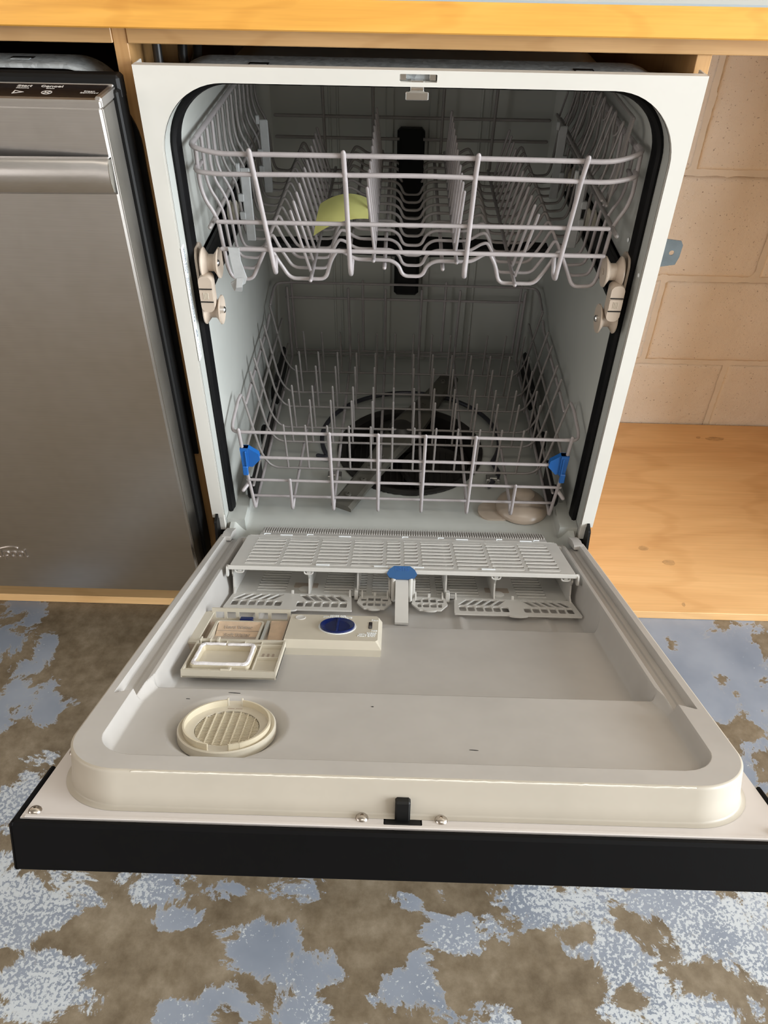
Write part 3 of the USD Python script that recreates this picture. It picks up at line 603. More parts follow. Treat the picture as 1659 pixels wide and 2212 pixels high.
# vent
VC = np.array([-.160, .5335]); VH = -.0228
def vt(m): return on_door(place(m, axes((VC[0], VC[1], VH), (1, 0, 0), (0, 1, 0), (0, 0, 1))))
vent = part(dw, 'vent', vt(lathe([(.029, .0055), (.0365, .0055), (.0400, .0065), (.0425, .0085), (.0438, .0075), (.0440, .0), (.040, -.002), (.029, -.002), (.029, .0055)], 64)), 'cream', label='round cream vent on the door')
def arc_wall(r0, r1, a0, a1, z0, z1):
    a = np.radians(np.linspace(a0, a1, 40)); P = Polygon(np.vstack([np.c_[r1*np.cos(a), r1*np.sin(a)], np.c_[r0*np.cos(a[::-1]), r0*np.sin(a[::-1])]]))
    return slab(P, z0, z1)
# in this drawing angle -90 is towards the hinge, +90 towards the free edge
part(vent, 'vent_collar', vt(arc_wall(.0375, .0390, -80, 62, .0055, .0122)), 'cream_yellow')
part(vent, 'vent_collar', vt(arc_wall(.0375, .0390, 118, 260, .0055, .0122)), 'cream_yellow')
for a in (-80, -100): part(vent, 'collar_tab', vt(bx(.0385*math.cos(math.radians(a))-.0008, .0385*math.cos(math.radians(a))+.0008, .0385*math.sin(math.radians(a))-.0012, .0385*math.sin(math.radians(a))+.0012, .0055, .0138, .0003)), 'cream')
for s in (-1, 1):
    p = np.array([.0380*math.cos(math.radians(90-28*s)), .0380*math.sin(math.radians(90-28*s))])
    q = p+np.array([-s*.009, .0055*0+.001]); q = np.array([p[0]-s*.0085, p[1]-.0105])
    part(vent, 'collar_end', vt(slab(LineString([p, [p[0]-s*.0085, p[1]+.003]]).buffer(.0008), .0055, .0120)), 'cream_yellow')
part(vent, 'vent_floor', vt(lathe([(0, -.0015), (.030, -.0015), (.030, -.003), (0, -.003), (0, -.0015)], 40)), 'float')
for k in range(-3, 4):
    x = k*.0075; hh = math.sqrt(.0285**2-x*x); part(vent, 'vent_bar', vt(bx(x-.0006, x+.0006, -hh, hh, .0005, .0058, .0002)), 'cream_yellow')
sl_ = []
for k in range(-11, 12):
    y = k*.0024; hh = math.sqrt(max(.0285**2-y*y, 1e-6)); sl_.append(bx(-hh, hh, y-.00055, y+.00055, .001, .0048, .0002))
part(vent, 'vent_slats', vt(cat(*sl_)), 'cream_yellow', False, kind='stuff')
for x in (-.003, .0045): part(vent, 'vent_slot', vt(bx(x-.0032, x+.0032, -.0335, -.032, .0045, .0058, .0002)), 'float')

# ------------------------------------------------------------------ detergent dispenser (on the door)
BF = -.0365                                              # liner floor here
dd = part(dw, 'detergent_dispenser', on_door(hull([(x, e, BF) for x in (-.137, -.025) for e in (.270, .3475)]+[(x, e, -.0275) for x in (-.137, -.0245) for e in (.270, .3480)]+[(-.136, .273, -.0185), (-.136, .3435, -.0185), (-.0315, .273, -.0185), (-.0290, .277, -.0185), (-.0290, .3400, -.0185), (-.0315, .3435, -.0185)])), 'cream', 25, label='cream rinse aid housing of the dispenser')
ZT_ = -.0185
cap_c = (-.0775, .306)
part(dd, 'cap_collar', on_door(place(lathe([(.0205, 0), (.0222, 0), (.0222, .0007), (.0205, .0007), (.0205, 0)], 48), axes((*cap_c, ZT_), (1, 0, 0), (0, 1, 0), (0, 0, 1)))), 'label')
part(dd, 'rinse_aid_cap', on_door(place(lathe([(.0205, -.001), (.0205, .0012), (.0195, .0015), (.0155, -.0005), (.0150, -.0010), (0, -.0010), (0, -.0015), (.0205, -.0015), (.0205, -.001)], 48), axes((*cap_c, ZT_+.0015), (1, 0, 0), (0, 1, 0), (0, 0, 1)))), 'navy', label='navy blue rinse aid cap')
part(dd, 'cap_grip', on_door(bx(cap_c[0]-.0014, cap_c[0]+.0014, cap_c[1]-.019, cap_c[1]+.019, ZT_, ZT_+.0035, .0006)), 'navy')
part(dd, 'indicator_window', on_door(slab(rrect(-.0405, .291, -.0362, .3105, .002), ZT_, ZT_+.0004)), 'gloss_black', label='dark indicator window')
part(dd, 'indicator_glint', on_door(slab(rrect(-.0400, .302, -.0367, .3098, .0015), ZT_+.0003, ZT_+.0006)), 'chrome')
part(dd, 'thumb_dimple', on_door(place(lathe([(.0, .0003), (.0045, .0003), (.0058, .0008), (.0064, .0004), (.0064, 0), (0, 0)], 28), axes((-.1240, .283, ZT_), (1, 0, 0), (0, 1, 0), (0, 0, 1)))), 'basket')
for s_, x, e, hgt in (('RINSE AID', -.0790, .2765, .0027), ('IMPROVES DRYING', -.0790, .2808, .0027), ('LOCK', -.0700, .2848, .0022), ('FULL', -.0335, .2868, .0024), ('ADD', -.0335, .3165, .0024),
                      ('CHECK', -.0365, .3235, .0024), ('WITH DOOR', -.0415, .3275, .0024), ('FULLY OPEN', -.0425, .3315, .0024)):
    part(dd, 'lettering', door_text(s_, x, e, ZT_-.0001, hgt, .0007, True), 'label', False, kind='stuff', label='raised white lettering '+s_)
# left half: tray with compartments
def wall_ring(x0, e0, x1, e1, h0, h1, t, r=.004):
    return slab(rrect(x0, e0, x1, e1, r).difference(rrect(x0+t, e0+t, x1-t, e1-t, max(r-t, .0008))), h0, h1)
tr = part(dw, 'detergent_tray', on_door(cat(slab(rrect(-.2475, .2625, -.1385, .3525, .008).difference(sbox(-.236, .2500, -.1395, .349)), BF-.001, -.0235), slab(rrect(-.246, .263, -.139, .352, .006), BF-.001, BF+.0015))), 'tan', 30, label='beige open detergent tray')
part(tr, 'tray_rim', on_door(slab(Polygon([(-.2475, .270), (-.2395, .2625), (-.2335, .2625), (-.2335, .352), (-.2475, .352)]), -.0236, -.0215)), 'cream')
bp_ = sbox(-.236, -.0365, -.1385, -.0165)
for x0, x1, z0, z1 in ((-.2315, -.221, -.0300, -.0212), (-.2175, -.2065, -.0300, -.0212), (-.2025, -.1825, -.0300, -.0212), (-.1785, -.1665, -.0300, -.0212), (-.1625, -.1425, -.0300, -.0212)):
    bp_ = bp_.difference(rrect(x0, z0, x1, z1, .0008))
part(tr, 'rear_grille', on_door(place(slab(bp_, 0, .0022), axes((0, .2635, 0), (1, 0, 0), (0, 0, 1), (0, 1, 0)))), 'cream', label='upright back plate with five windows')
part(tr, 'latch_slider', on_door(bx(-.2005, -.1845, .266, .274, BF, -.0265, .001)), 'navy', label='navy blue latch slider')
cup = slab(rrect(-.2270, .2800, -.1680, .345, .006).difference(rrect(-.2245, .2825, -.1705, .345, .004)), BF, -.0258)
part(tr, 'main_cup', on_door(cup), 'cream', 30)
part(tr, 'cup_back', on_door(hull([(x, e, h) for x in (-.2235, -.1715) for e, h in ((.2826, -.0262), (.2826, BF), (.3100, BF))])), 'peach', 20)
part(tr, 'level_line', on_door(hull([(x, e, h) for x in (-.223, -.172) for e, h in ((.2972, -.0318), (.2976, -.0312), (.2980, -.0322))])), 'float')
def slope_text(s_, x, e, h, hgt):
    t = text(s_, hgt, .0005, True); t.apply_translation([-(t.bounds[0, 0]+t.bounds[1, 0])/2, 0, 0]); u = np.array([0, -.0274, .0103]); u /= np.linalg.norm(u); n = np.array([0, .0103, .0274]); n /= np.linalg.norm(n)
    return on_door(place(t, axes((x, e, h), (1, 0, 0), u, n)))
part(tr, 'lettering', slope_text('Hard Water', -.198, .2942, -.0304, .0046), 'tan', False, kind='stuff', label='embossed words Hard Water')
part(tr, 'lettering', slope_text('Soft Water', -.198, .3060, -.0349, .0046), 'tan', False, kind='stuff', label='embossed words Soft Water')
part(tr, 'prewash_cup', on_door(cat(hull([(x, e, h) for x in (-.1600, -.1405) for e, h in ((.2790, -.0255), (.2790, BF), (.318, BF))]))), 'peach', 20, label='peach stained prewash pocket')
part(tr, 'cup_wall', on_door(hull([(x, e, h) for x in (-.1655, -.1620) for e, h in ((.279, -.0255), (.279, BF), (.345, BF), (.345, -.0262))])), 'tub')
# lid lying open
def on_lid(m):
    m = (tm(m) if hasattr(m, 'to_mesh') else m).copy(); T = np.eye(4); T[0, 3] = .0078; T[1, 1] = .077/.0655; T[1, 3] = .3485-.331*T[1, 1]
    m.apply_transform(T); return on_door(m)
LH = -.0265
lid = part(dw, 'dispenser_lid', on_lid(cat(slab(rrect(-.2395, .331, -.1405, .3965, .0012), LH, LH+.0018))), 'cream', 30, label='open flap lid of the detergent cup')
part(lid, 'lid_wall', on_lid(slab(sbox(-.2395, .331, -.1405, .3965).difference(sbox(-.2375, .333, -.1425, .3945)), LH, LH+.0085)), 'cream', 30)
for r_ in (bx(-.2375, -.1425, .3385, .3395, LH, LH+.007, .0002), bx(-.2375, -.1425, .3885, .3895, LH, LH+.006, .0002), bx(-.1675, -.1665, .339, .389, LH, LH+.006, .0002), bx(-.1665, -.1425, .3625, .3635, LH, LH+.006, .0002)):
    part(lid, 'lid_rib', on_lid(r_), 'cream')
for x in (-.2065, -.186, -.167): part(lid, 'lid_rib', on_lid(bx(x-.0005, x+.0005, .333, .339, LH, LH+.007, .0002)), 'cream')
for x in (-.212, -.192, -.172): part(lid, 'lid_rib', on_lid(bx(x-.0005, x+.0005, .389, .3945, LH, LH+.006, .0002)), 'cream')
part(lid, 'lid_catch', on_lid(cat(bx(-.199, -.188, .393, .3955, LH+.0075, LH+.0095, .0006), bx(-.191, -.188, .389, .3945, LH+.004, LH+.0092, .0006))), 'cream')
part(lid, 'lid_hinge', on_lid(cat(place(trimesh.creation.cylinder(.0022, .020, sections=14), axes((-.2265, .333, LH+.007), (0, 1, 0), (0, 0, 1), (1, 0, 0))), bx(-.237, -.235, .329, .337, LH, LH+.010, .0005), bx(-.226, -.224, .329, .337, LH, LH+.010, .0005), bx(-.218, -.215, .329, .337, LH, LH+.010, .0005))), 'cream')
pan = slab(rrect(-.2335, .3415, -.1705, .3870, .004).difference(rrect(-.2290, .3455, -.1755, .3835, .002)), LH, LH+.0088)
part(lid, 'lid_well', on_lid(pan), 'cream_yellow')
sealp = [(-.2312, .3440), (-.1730, .3440), (-.1730, .3850), (-.2312, .3850)]
sp = fillet([(-.2021, .3440, 0)]+[(x, e, 0) for x, e in (sealp[1], sealp[2], sealp[3], sealp[0])]+[(-.2022, .3440, 0)], .005)
dense = np.vstack([np.linspace(a_, b_, 7)[:-1] for a_, b_ in zip(sp[:-1], sp[1:])]); dense = dense+np.c_[rng.normal(0, .0002, (len(dense), 2)), np.full(len(dense), LH+.0090)]
part(lid, 'lid_seal', on_lid(tube(dense, .0018, 8)), 'putty', True, label='ragged white seal on the lid')
part(lid, 'lid_seal', on_lid(tube(dense*[.965, 1, 1]+[-.0071, .0, .0004]+np.c_[np.zeros(len(dense)), (.3645-dense[:, 1])*.06, rng.normal(0, .0002, len(dense))], .0013, 8)), 'putty', True)
for k in range(3): part(lid, 'lid_slot', on_lid(slab(rrect(-.1635+k*.0055, .3495, -.1610+k*.0055, .3590, .001), LH+.0017, LH+.0021)), 'float')

# ================================================================== cutlery basket lying open on the door
GH = .0005; BH = -.0475; E0, E1 = .014, .1585
kb = thing('cutlery_basket', 'pale grey cutlery basket with slatted sides resting on the open door', 'basket', tuple(HINGE+DE*.1+DN*BH))
def slat_bank(name, x_cols, e0, e1, n, h, t, holes_only, parent_mat='basket'):
    frame = rrect(-.2365, e0-.012, .2365, e1+.006, .003)
    for x0, x1 in x_cols: frame = frame.difference(rrect(x0, e0, x1, e1, .0015))
    p = part(kb, name, on_door(slab(frame, h-t, h)), 'basket')
    pitch = (e1-e0)/n
    for x0, x1 in x_cols:
        for k in range(n):
            c = e0+(k+.5)*pitch
            part(p, 'slat', on_door(bx(x0-.0005, x1+.0005, c-pitch*.30, c+pitch*.30, h-t+.0002, h+.0004, .0009)), 'basket', 30)
    return p
cw, gap = .0445, .0065
colsx = []
x = -.2180
for w in (cw, cw, cw, cw, .0200, .0200, cw, cw, cw, cw):
    colsx.append((x, x+w)); x += w+.0058
sc_f = .4360/(colsx[-1][1]-colsx[0][0]); colsx = [((a_-colsx[0][0])*sc_f-.2180, (b_-colsx[0][0])*sc_f-.2180) for a_, b_ in colsx]
top_g = slat_bank('top_grille', colsx, .032, .1490, 8, GH, .0022, False)
part(top_g, 'front_lip', on_door(cat(bx(-.2385, -.0155, E1-.001, E1+.0022, GH-.0050, GH+.0010, .0006), bx(.0155, .2385, E1-.001, E1+.0022, GH-.0050, GH+.0010, .0006), bx(-.0165, .0165, E1-.008, E1-.005, GH-.0050, GH+.0016, .0006))), 'basket')
for s in (-1, 1): part(top_g, 'lip_hook', on_door(place(slab(rrect(-.0065, -.013, .0045, .003, .0042), -.0012, .0012), axes((s*.2395, E1-.001, GH-.003), (0, 1, 0), (0, 0, 1), (1, 0, 0)))), 'basket')
for x, e in ((-.178, .0175), (-.088, .0175), (.092, .0175), (.19, .0175), (-.110, .1475), (.02, .1475), (.118, .1475), (-.03, .1475)):
    part(top_g, 'clip_tab', on_door(bx(x-.0095, x+.0095, e-.0018, e+.0018, GH, GH+.0016, .0006)), 'label')
for x in (-.208, -.142, .005, .06, .15, .207):
    part(top_g, 'hinge_loop', on_door(cat(bx(x-.005, x-.0035, .012, .017, GH, GH+.0016, .0004), bx(x-.005, x+.005, .0115, .0130, GH, GH+.0016, .0004))), 'label')
bot_cols = [(-.2050, -.1640), (-.1100, -.0690), (-.0640, -.0500), (-.0420, -.006), (.006, .0420), (.0500, .0640), (.0690, .1100), (.1640, .2050)]
bot_g = slat_bank('bottom_grille', bot_cols, .030, .1330, 10, BH+.0025, .0022, False)
for s in (-1, 1):
    part(bot_g, 'pad_window', on_door(slab(rrect(s*.137-.017, .100, s*.137+.017, .118, .002), BH+.0026, BH+.0030)), 'float')
    part(bot_g, 'foot_button', on_door(place(lathe([(0, .003), (.007, .0025), (.0095, .0008), (.0095, 0), (0, 0)], 24), axes((s*.137, .1245, BH+.0026), (1, 0, 0), (0, 1, 0), (0, 0, 1)))), 'basket')
part(kb, 'rear_wall', on_door(bx(-.2355, .2355, .010, .0125, BH, GH-.002, .0008)), 'basket')
hs = [(-.2335, -1), (-.118+.0, 0), (-.0580, 0), (.0580, 0), (.118, 0), (.2335, 1)]
for x, s in ((-.2335, -1), (.2335, 1), (-.1285, -1), (.1285, 1)):
    prof = Polygon([(.012, BH), (.012, GH-.002), (.153, GH-.002), (.1535, GH-.013), (.1475, GH-.020), (.1475, BH+.012), (.1505, BH+.006), (.150, BH), (.012, BH)])
    part(kb, 'divider_wall' if abs(x) < .2 else 'end_wall', on_door(place(slab(prof, -.0010, .0010), axes((x, 0, 0), (0, 1, 0), (0, 0, 1), (1, 0, 0)))), 'basket')
for x in (-.0610, .0610):
    prof = sbox(.012, BH, .150, GH-.002)
    for k in range(9): prof = prof.difference(rrect(.024+k*.0135, BH+.008, .0315+k*.0135, GH-.009, .001))
    part(kb, 'divider_wall', on_door(place(slab(prof, -.0010, .0010), axes((x, 0, 0), (0, 1, 0), (0, 0, 1), (1, 0, 0)))), 'basket')
for x in (-.2235, -.1285, .1285, .2235):
    part(top_g, 'snap_loop', on_door(cat(tube(fillet([(x-.006, .1555, GH-.002), (x-.006, .1565, GH-.010), (x+.006, .1565, GH-.010), (x+.006, .1555, GH-.002)], .004), .0012, 8), bx(x-.003, x+.003, .150, .157, GH-.009, GH-.002, .001))), 'basket')
# flaps hanging open on the liner
def flap(x0, x1, wide, mirror):
    E = .1510; L = .056
    P = Polygon([(x0+.004, 0), (x1-.004, 0), (x1-.0005, L-.001), (x1-.0005, L), (x0+.0005, L), (x0+.0005, L-.001)]) if wide else Polygon([(x0+.003, 0), (x1-.003, 0), (x1, .026), (x1-.004, .034), (x1-.010, .046), (x0+.010, .046), (x0+.004, .034), (x0, .026)])
    mid = (x0+x1)/2
    P = P.buffer(-.0015).buffer(.0015, quad_segs=3)
    if wide:
        n = 6; w = (x1-x0-.016-.016)/2/n
        for side in (-1, 1):
            for k in range(n):
                c = (x0+.007+w*(k+.5)) if side < 0 else (x1-.007-w*(k+.5))
                P = P.difference(rrect(c-w*.41, .0285, c+w*.41, .0470, .0025, 3))
                if k < 5:
                    cc = c+(w*.45 if side < 0 else -w*.45); sl2 = .0065 if side < 0 else -.0065
                    P = P.difference(Polygon([(cc-w*.38+sl2, .004), (cc+w*.43+sl2, .004), (cc+w*.38-sl2, .0250), (cc-w*.43-sl2, .0250)]).buffer(-.0012).buffer(.0012, quad_segs=3))
        P = P.union(affinity.scale(Point(mid, L).buffer(.0125), 1, .4))
    else:
        n = 4; w = (x1-x0-.008)/n
        for k in range(n):
            c = x0+.004+w*(k+.5)
            P = P.difference(rrect(c-w*.38, .005+(.004 if k in (0, 3) else 0), c+w*.38, .0195, .0015, 3)); P = P.difference(rrect(c-w*.40+(.003 if k == 0 else 0), .0235, c+w*.40-(.003 if k == 3 else 0), .038, .002, 3))
        P = P.union(affinity.scale(Point(mid, .046).buffer(.0085), 1, .45))
    m = slab(P, 0, .0022)
    tilt = .015
    f = part(kb, 'lid_flap', on_door(place(m, axes((0, E, BH+.0045), (1, 0, 0), (0, math.cos(tilt), math.sin(tilt)), (0, -math.sin(tilt), math.cos(tilt))))), 'basket', 30)
    for x in (x0+.006, x1-.006): part(f, 'flap_ear', on_door(hull([(x-.0012, E-.001, BH+.004), (x+.0012, E-.001, BH+.004), (x-.0012, E+.009, BH+.006), (x+.0012, E+.009, BH+.006), (x-.001, E-.001, BH+.0135), (x+.001, E-.001, BH+.0135)])), 'basket')
    part(f, 'flap_pin', on_door(bx(mid-.0018, mid+.0018, E-.002, E+.001, BH+.004, BH+.0115, .0004)), 'basket')
flap(-.2370, -.0655, True, False); flap(.0690, .2385, True, True); flap(-.0605, -.0135, False, False); flap(.0135, .0625, False, False)
part(kb, 'hinge_block', on_door(cat(bx(-.0655, -.0600, .144, .156, BH+.001, BH+.015, .001), bx(.0605, .0665, .144, .156, BH+.001, BH+.015, .001))), 'basket')
# handle with blue release button
hp = Polygon([(.150, GH-.010), (.1590, GH-.0085), (.1785, -.0165), (.2315, -.0445), (.2300, -.0480), (.2180, -.048), (.1500, -.030)])
hd = part(kb, 'handle', on_door(place(slab(hp, -.0085, .0090), axes((-.0005, 0, 0), (0, 1, 0), (0, 0, 1), (1, 0, 0)))), 'basket', 30)
for b_ in (bx(-.0145, -.0087, .145, .168, BH+.004, -.0075, .002), bx(.0090, .0145, .145, .168, BH+.004, -.0075, .002), bx(-.0185, -.0147, .143, .152, BH+.004, -.0165, .001), bx(.0147, .0185, .143, .152, BH+.004, -.0165, .001)):
    part(hd, 'handle_side', on_door(b_), 'basket')
btn = Polygon([(-.0105, -.0075), (.0105, -.0075), (.0165, -.003), (.0195, .0025), (.0165, .0070), (.0085, .0090), (-.0085, .0090), (-.0165, .0070), (-.0195, .0025), (-.0165, -.003)]).buffer(.001)
tb = .95; BT = axes((-.0005, .1612, GH-.0020), (1, 0, 0), (0, math.cos(tb), -math.sin(tb)), (0, math.sin(tb), math.cos(tb)))
part(hd, 'release_button', on_door(place(slab(btn, -.003, .0012), BT)), 'blue', label='blue push button')
pt = text('PUSH', .0052, .0004, False); pt.apply_translation([-(pt.bounds[0, 0]+pt.bounds[1, 0])/2, 0, 0])
part(hd, 'lettering', on_door(place(place(pt, axes((0, -.0068, .0011), (-1, 0, 0), (0, 1, 0), (0, 0, 1))), BT)), 'clipblue', False, kind='stuff', label='embossed word PUSH upside down')

# ================================================================== lower rack
lr = thing('lower_dish_rack', 'lower wire dish rack with short tines and blue front clips', 'dish rack', (0, .28, .225))
WR = .00215
Z0 = .2375
rowsY = [.124, .199, .243, .31, .36, .436]
def side_path(y, top=.376, lean=.256):
    return fillet([(-lean, y, top), (-.2365, y, Z0+.028), (-.221, y, Z0), (.221, y, Z0), (.2365, y, Z0+.028), (lean, y, top)], .016)
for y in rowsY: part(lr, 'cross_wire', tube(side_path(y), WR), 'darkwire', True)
part(lr, 'cross_wire', tube(fillet([(-.221, .508, Z0), (.221, .508, Z0)], .01), WR), 'darkwire', True)
# front panel
YF = .040
part(lr, 'front_rail', tube(fillet([(-.2515, YF, .3685), (.2515, YF, .3685)], .01), .0026), 'wire', True)
part(lr, 'front_rail', tube([(-.236, YF, .3215), (.2400, YF, .3215)], .0026), 'wire', True)
part(lr, 'front_rail', tube([(-.245, YF+.001, .2765), (.247, YF+.001, .2765)], .0024), 'wire', True)
part(lr, 'front_rail', tube([(-.240, YF+.012, .2350), (.242, YF+.012, .2350)], .0024), 'wire', True)
for x in (-.113, -.040, .031, .106):
    xb = x*.985
    part(lr, 'front_upright', tube(fillet([(x, YF-.004, .3725), (xb, YF, .2200), (xb, YF+.006, .2150), (xb*.995, YF+.02, .2305), (xb*.985, .50, Z0-.005), (xb*1.0, .515, Z0+.01), (xb*1.02, .520, .375)], .008), .0026), 'wire', True)
for x in (-.178, .176):
    part(lr, 'front_upright', tube(fillet([(x, YF-.003, .2810), (x, YF, .2200), (x, YF+.006, .2150), (x*.99, YF+.02, .2305), (x*.97, .505, Z0-.005)], .008), .0026), 'wire', True)
for s in (-1, 1):
    part(lr, 'corner_post', tube(fillet([(s*.2485, YF-.003, .3745), (s*.245, YF, .30), (s*.239, YF+.004, .2150), (s*.238, YF+.012, .2230), (s*.230, .50, Z0-.003), (s*.234, .52, .375)], .008), .0028), 'wire', True)
    part(lr, 'side_rail', tube(fillet([(s*.238, YF, .3685), (s*.2580, YF+.001, .3690), (s*.2600, YF+.012, .3740), (s*.2580, .100, .386), (s*.256, .112, .387)], .008), .0026), 'wire', True)
    part(lr, 'side_rail', tube(fillet([(s*.2590, .155, .344), (s*.2570, .19, .352), (s*.2585, .41, .352), (s*.2575, .43, .362)], .01), .0026), 'wire', True)
    part(lr, 'side_rail', tube([(s*.2470, .06, .318), (s*.2455, .50, .318)], .0022), 'darkwire', True)
    part(lr, 'side_rail', tube([(s*.2380, .045, .262), (s*.2370, .50, .262)], .0024), 'darkwire', True)
    part(lr, 'side_rail', tube(fillet([(s*.2300, .522, .385), (s*.2520, .518, .385), (s*.2565, .50, .3835), (s*.2575, .452, .372)], .01), .0026), 'wire', True)
    part(lr, 'wheel_carrier', cat(bx(s*.238, s*.2425, .055, .125, .225, .268, .004), bx(s*.238, s*.2425, .16, .30, .226, .262, .004), bx(s*.237, s*.2445, .33, .47, .225, .275, .006)), 'black', label='black wheel carrier')
    for y in (.075, .225, .36, .44):
        part(lr, 'rack_wheel', place(lathe([(0, -.004), (.016, -.004), (.018, -.002), (.018, .002), (.016, .004), (0, .004)], 24), axes((s*.249, y, .232), (0, 1, 0), (0, 0, 1), (1, 0, 0))), 'black')
    part(lr, 'carrier_pin', tube([(s*.244, .045, .268), (s*.252, .032, .262)], .0032), 'wire', True)
    # blue clips at the front corners
    cl = Polygon([(-.0045, -.010), (-.006, .024), (.006, .024), (.021, .013), (.0225, .002), (.010, -.012)])
    cl = affinity.scale(cl, -s, 1, origin=(0, 0)) if s > 0 else cl
    cm = front_slab(affinity.translate(cl, s*.2435, .318), YF+.004, YF-.0045)
    cp = part(lr, 'front_clip', cm, 'clipblue', 25, label='bright blue plastic clip')
    part(cp, 'clip_sleeve', hull([(s*.2435+dx, YF+dy, z) for dx, dy, z in ((-.006, -.007, .342), (.006, -.007, .342), (-.006, .003, .342), (.006, .003, .342), (-.005, -.007, .306), (.004, -.007, .306), (-.005, .003, .306), (.004, .003, .306))]), 'clipblue', 25)
    part(cp, 'clip_tongue', bx(s*.2445-.004, s*.2445+.004, YF-.010, YF-.004, .293, .310, .001), 'clipblue')
    part(cp, 'clip_rib', bx(s*.2415-.0012, s*.2415+.0012, YF-.009, YF-.006, .306, .338, .0005), 'clipblue')
# back panel
part(lr, 'back_rail', tube([(-.234, .522, .385), (.234, .522, .385)], .0026), 'wire', True)
part(lr, 'back_rail', tube([(-.236, .5215, .354), (.232, .5215, .354)], .0026), 'wire', True)
part(lr, 'back_rail', tube([(-.222, .512, .243), (.222, .512, .243)], .0024), 'darkwire', True)
for x in (-.2255, .2255, -.085, .078):
    part(lr, 'back_upright', tube(fillet([(x, .5235, .390), (x*.985, .515, .245)], .01), .0025), 'wire', True)
tx = [-.196+.0354*k for k in range(13)]
for r, y in enumerate(rowsY[:6]):
    for k, x in enumerate(tx):
        lean = -.006*(x/.2) if r != 1 else -.008*(x/.2)
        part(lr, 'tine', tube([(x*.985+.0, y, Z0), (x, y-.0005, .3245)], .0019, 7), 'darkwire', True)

# ================================================================== upper rack
ur = thing('upper_dish_rack', 'upper wire dish rack with long tines and cup shelf', 'dish rack', (0, .28, .605))
YU = .03
part(ur, 'front_rail', tube(fillet([(-.2600, .064, .771), (-.2600, YU+.006, .771), (-.228, YU-.004, .7665), (0, YU-.006, .7680), (.228, YU-.004, .7665), (.2600, YU+.006, .774), (.2600, .064, .774)], .02), .0030), 'wire', True)
part(ur, 'front_rail', tube(fillet([(-.2595, .055, .745), (-.2570, YU+.004, .744), (-.228, YU-.004, .7440), (0, YU-.006, .7475), (.228, YU-.004, .7440), (.2570, YU+.004, .748), (.2595, .055, .748)], .02), .0029), 'wire', True)
part(ur, 'front_rail', tube([(-.2375, YU, .6870), (.2360, YU, .6890)], .0028), 'wire', True)
part(ur, 'front_rail', tube([(-.2360, YU, .6535), (.2365, YU, .6550)], .0029), 'wire', True)
for x, xb, xe, ze in ((-.189, -.172, -.1735, .637), (-.082, -.0765, -.0755, .6355), (.071, .067, .068, .6355), (.195, .182, .1800, .646)):
    part(ur, 'front_upright', tube(fillet([(x, YU-.010, .772), (x*.985, YU-.006, .745), (xb, YU-.002, .630), (xb+.0005, YU+.002, .6225), (xb*.5+xe*.5, YU+.010, .6240), (xe, YU+.0195, ze)], .006), .0030), 'wire', True)
half = [(.2590, .768), (.2595, .723), (.2555, .706), (.2480, .693), (.2430, .680), (.2380, .620), (.2335, .607), (.2080, .605), (.1835, .655), (.1740, .634), (.1580, .608), (.1120, .608), (.1045, .634), (.0960, .6475), (.0880, .645), (.0740, .6355), (.0285, .6355), (.0180, .6290), (.0125, .6145)]
full = [(-x+.002, z) for x, z in half]+[(x+.002, z) for x, z in half[::-1]]
NY = 14
ys = [.050+.0335*k for k in range(NY)]
for k, y in enumerate(ys):
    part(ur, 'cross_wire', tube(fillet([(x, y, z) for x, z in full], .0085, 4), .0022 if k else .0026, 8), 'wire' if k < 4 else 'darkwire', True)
for s in (-1, 1):
    part(ur, 'side_rail', tube([(s*.2605, .05, .7705), (s*.2605, .50, .7705)], .0034), 'wire', True)
    part(ur, 'side_rail', tube([(s*.2595, .052, .7400), (s*.2600, .085, .7400)], .0026), 'wire', True)
    part(ur, 'side_rail', tube([(s*.2455, .022, .6830), (s*.2455, .42, .6850)], .0028), 'darkwire', True)
for x, z in ((-.129, .6110), (.134, .6110), (-.048, .6390), (.057, .6390), (-.034, .630), (.040, .630)):
    part(ur, 'length_wire', tube([(x, YU+.010, z-.001), (x, .49, z)], .0026), 'wire', True)
for x in (-.082, .072): part(ur, 'length_wire', tube([(x*.98, .055, .6330), (x*.98, .49, .6330)], .0022), 'darkwire', True)
for z, n in ((.6885, 1), (.655, 2)):
    part(ur, 'back_rail', tube([(-.230, .505, z), (.230, .505, z)], .0027), 'darkwire', True)
for x in (-.150, -.066, .052, .140):
    part(ur, 'back_upright', tube(fillet([(x, .506, .775), (x*.98, .503, .640), (x*.97, .485, .615)], .01), .0026), 'darkwire', True)
for k in range(NY-2):
    y = .066+.0335*k
    part(ur, 'tine', tube([(-.131, y, .611), (-.153, y+.001, .688)], .0021, 7), 'wire', True)
    part(ur, 'tine', tube([(.137, y, .611), (.156, y+.001, .690)], .0021, 7), 'wire', True)
    part(ur, 'tine', tube([(-.0475, y, .639), (-.0570, y+.001, .718)], .0021, 7), 'wire', True)
    part(ur, 'tine', tube([(.0565, y, .639), (.0620, y+.001, .716)], .0021, 7), 'wire', True)
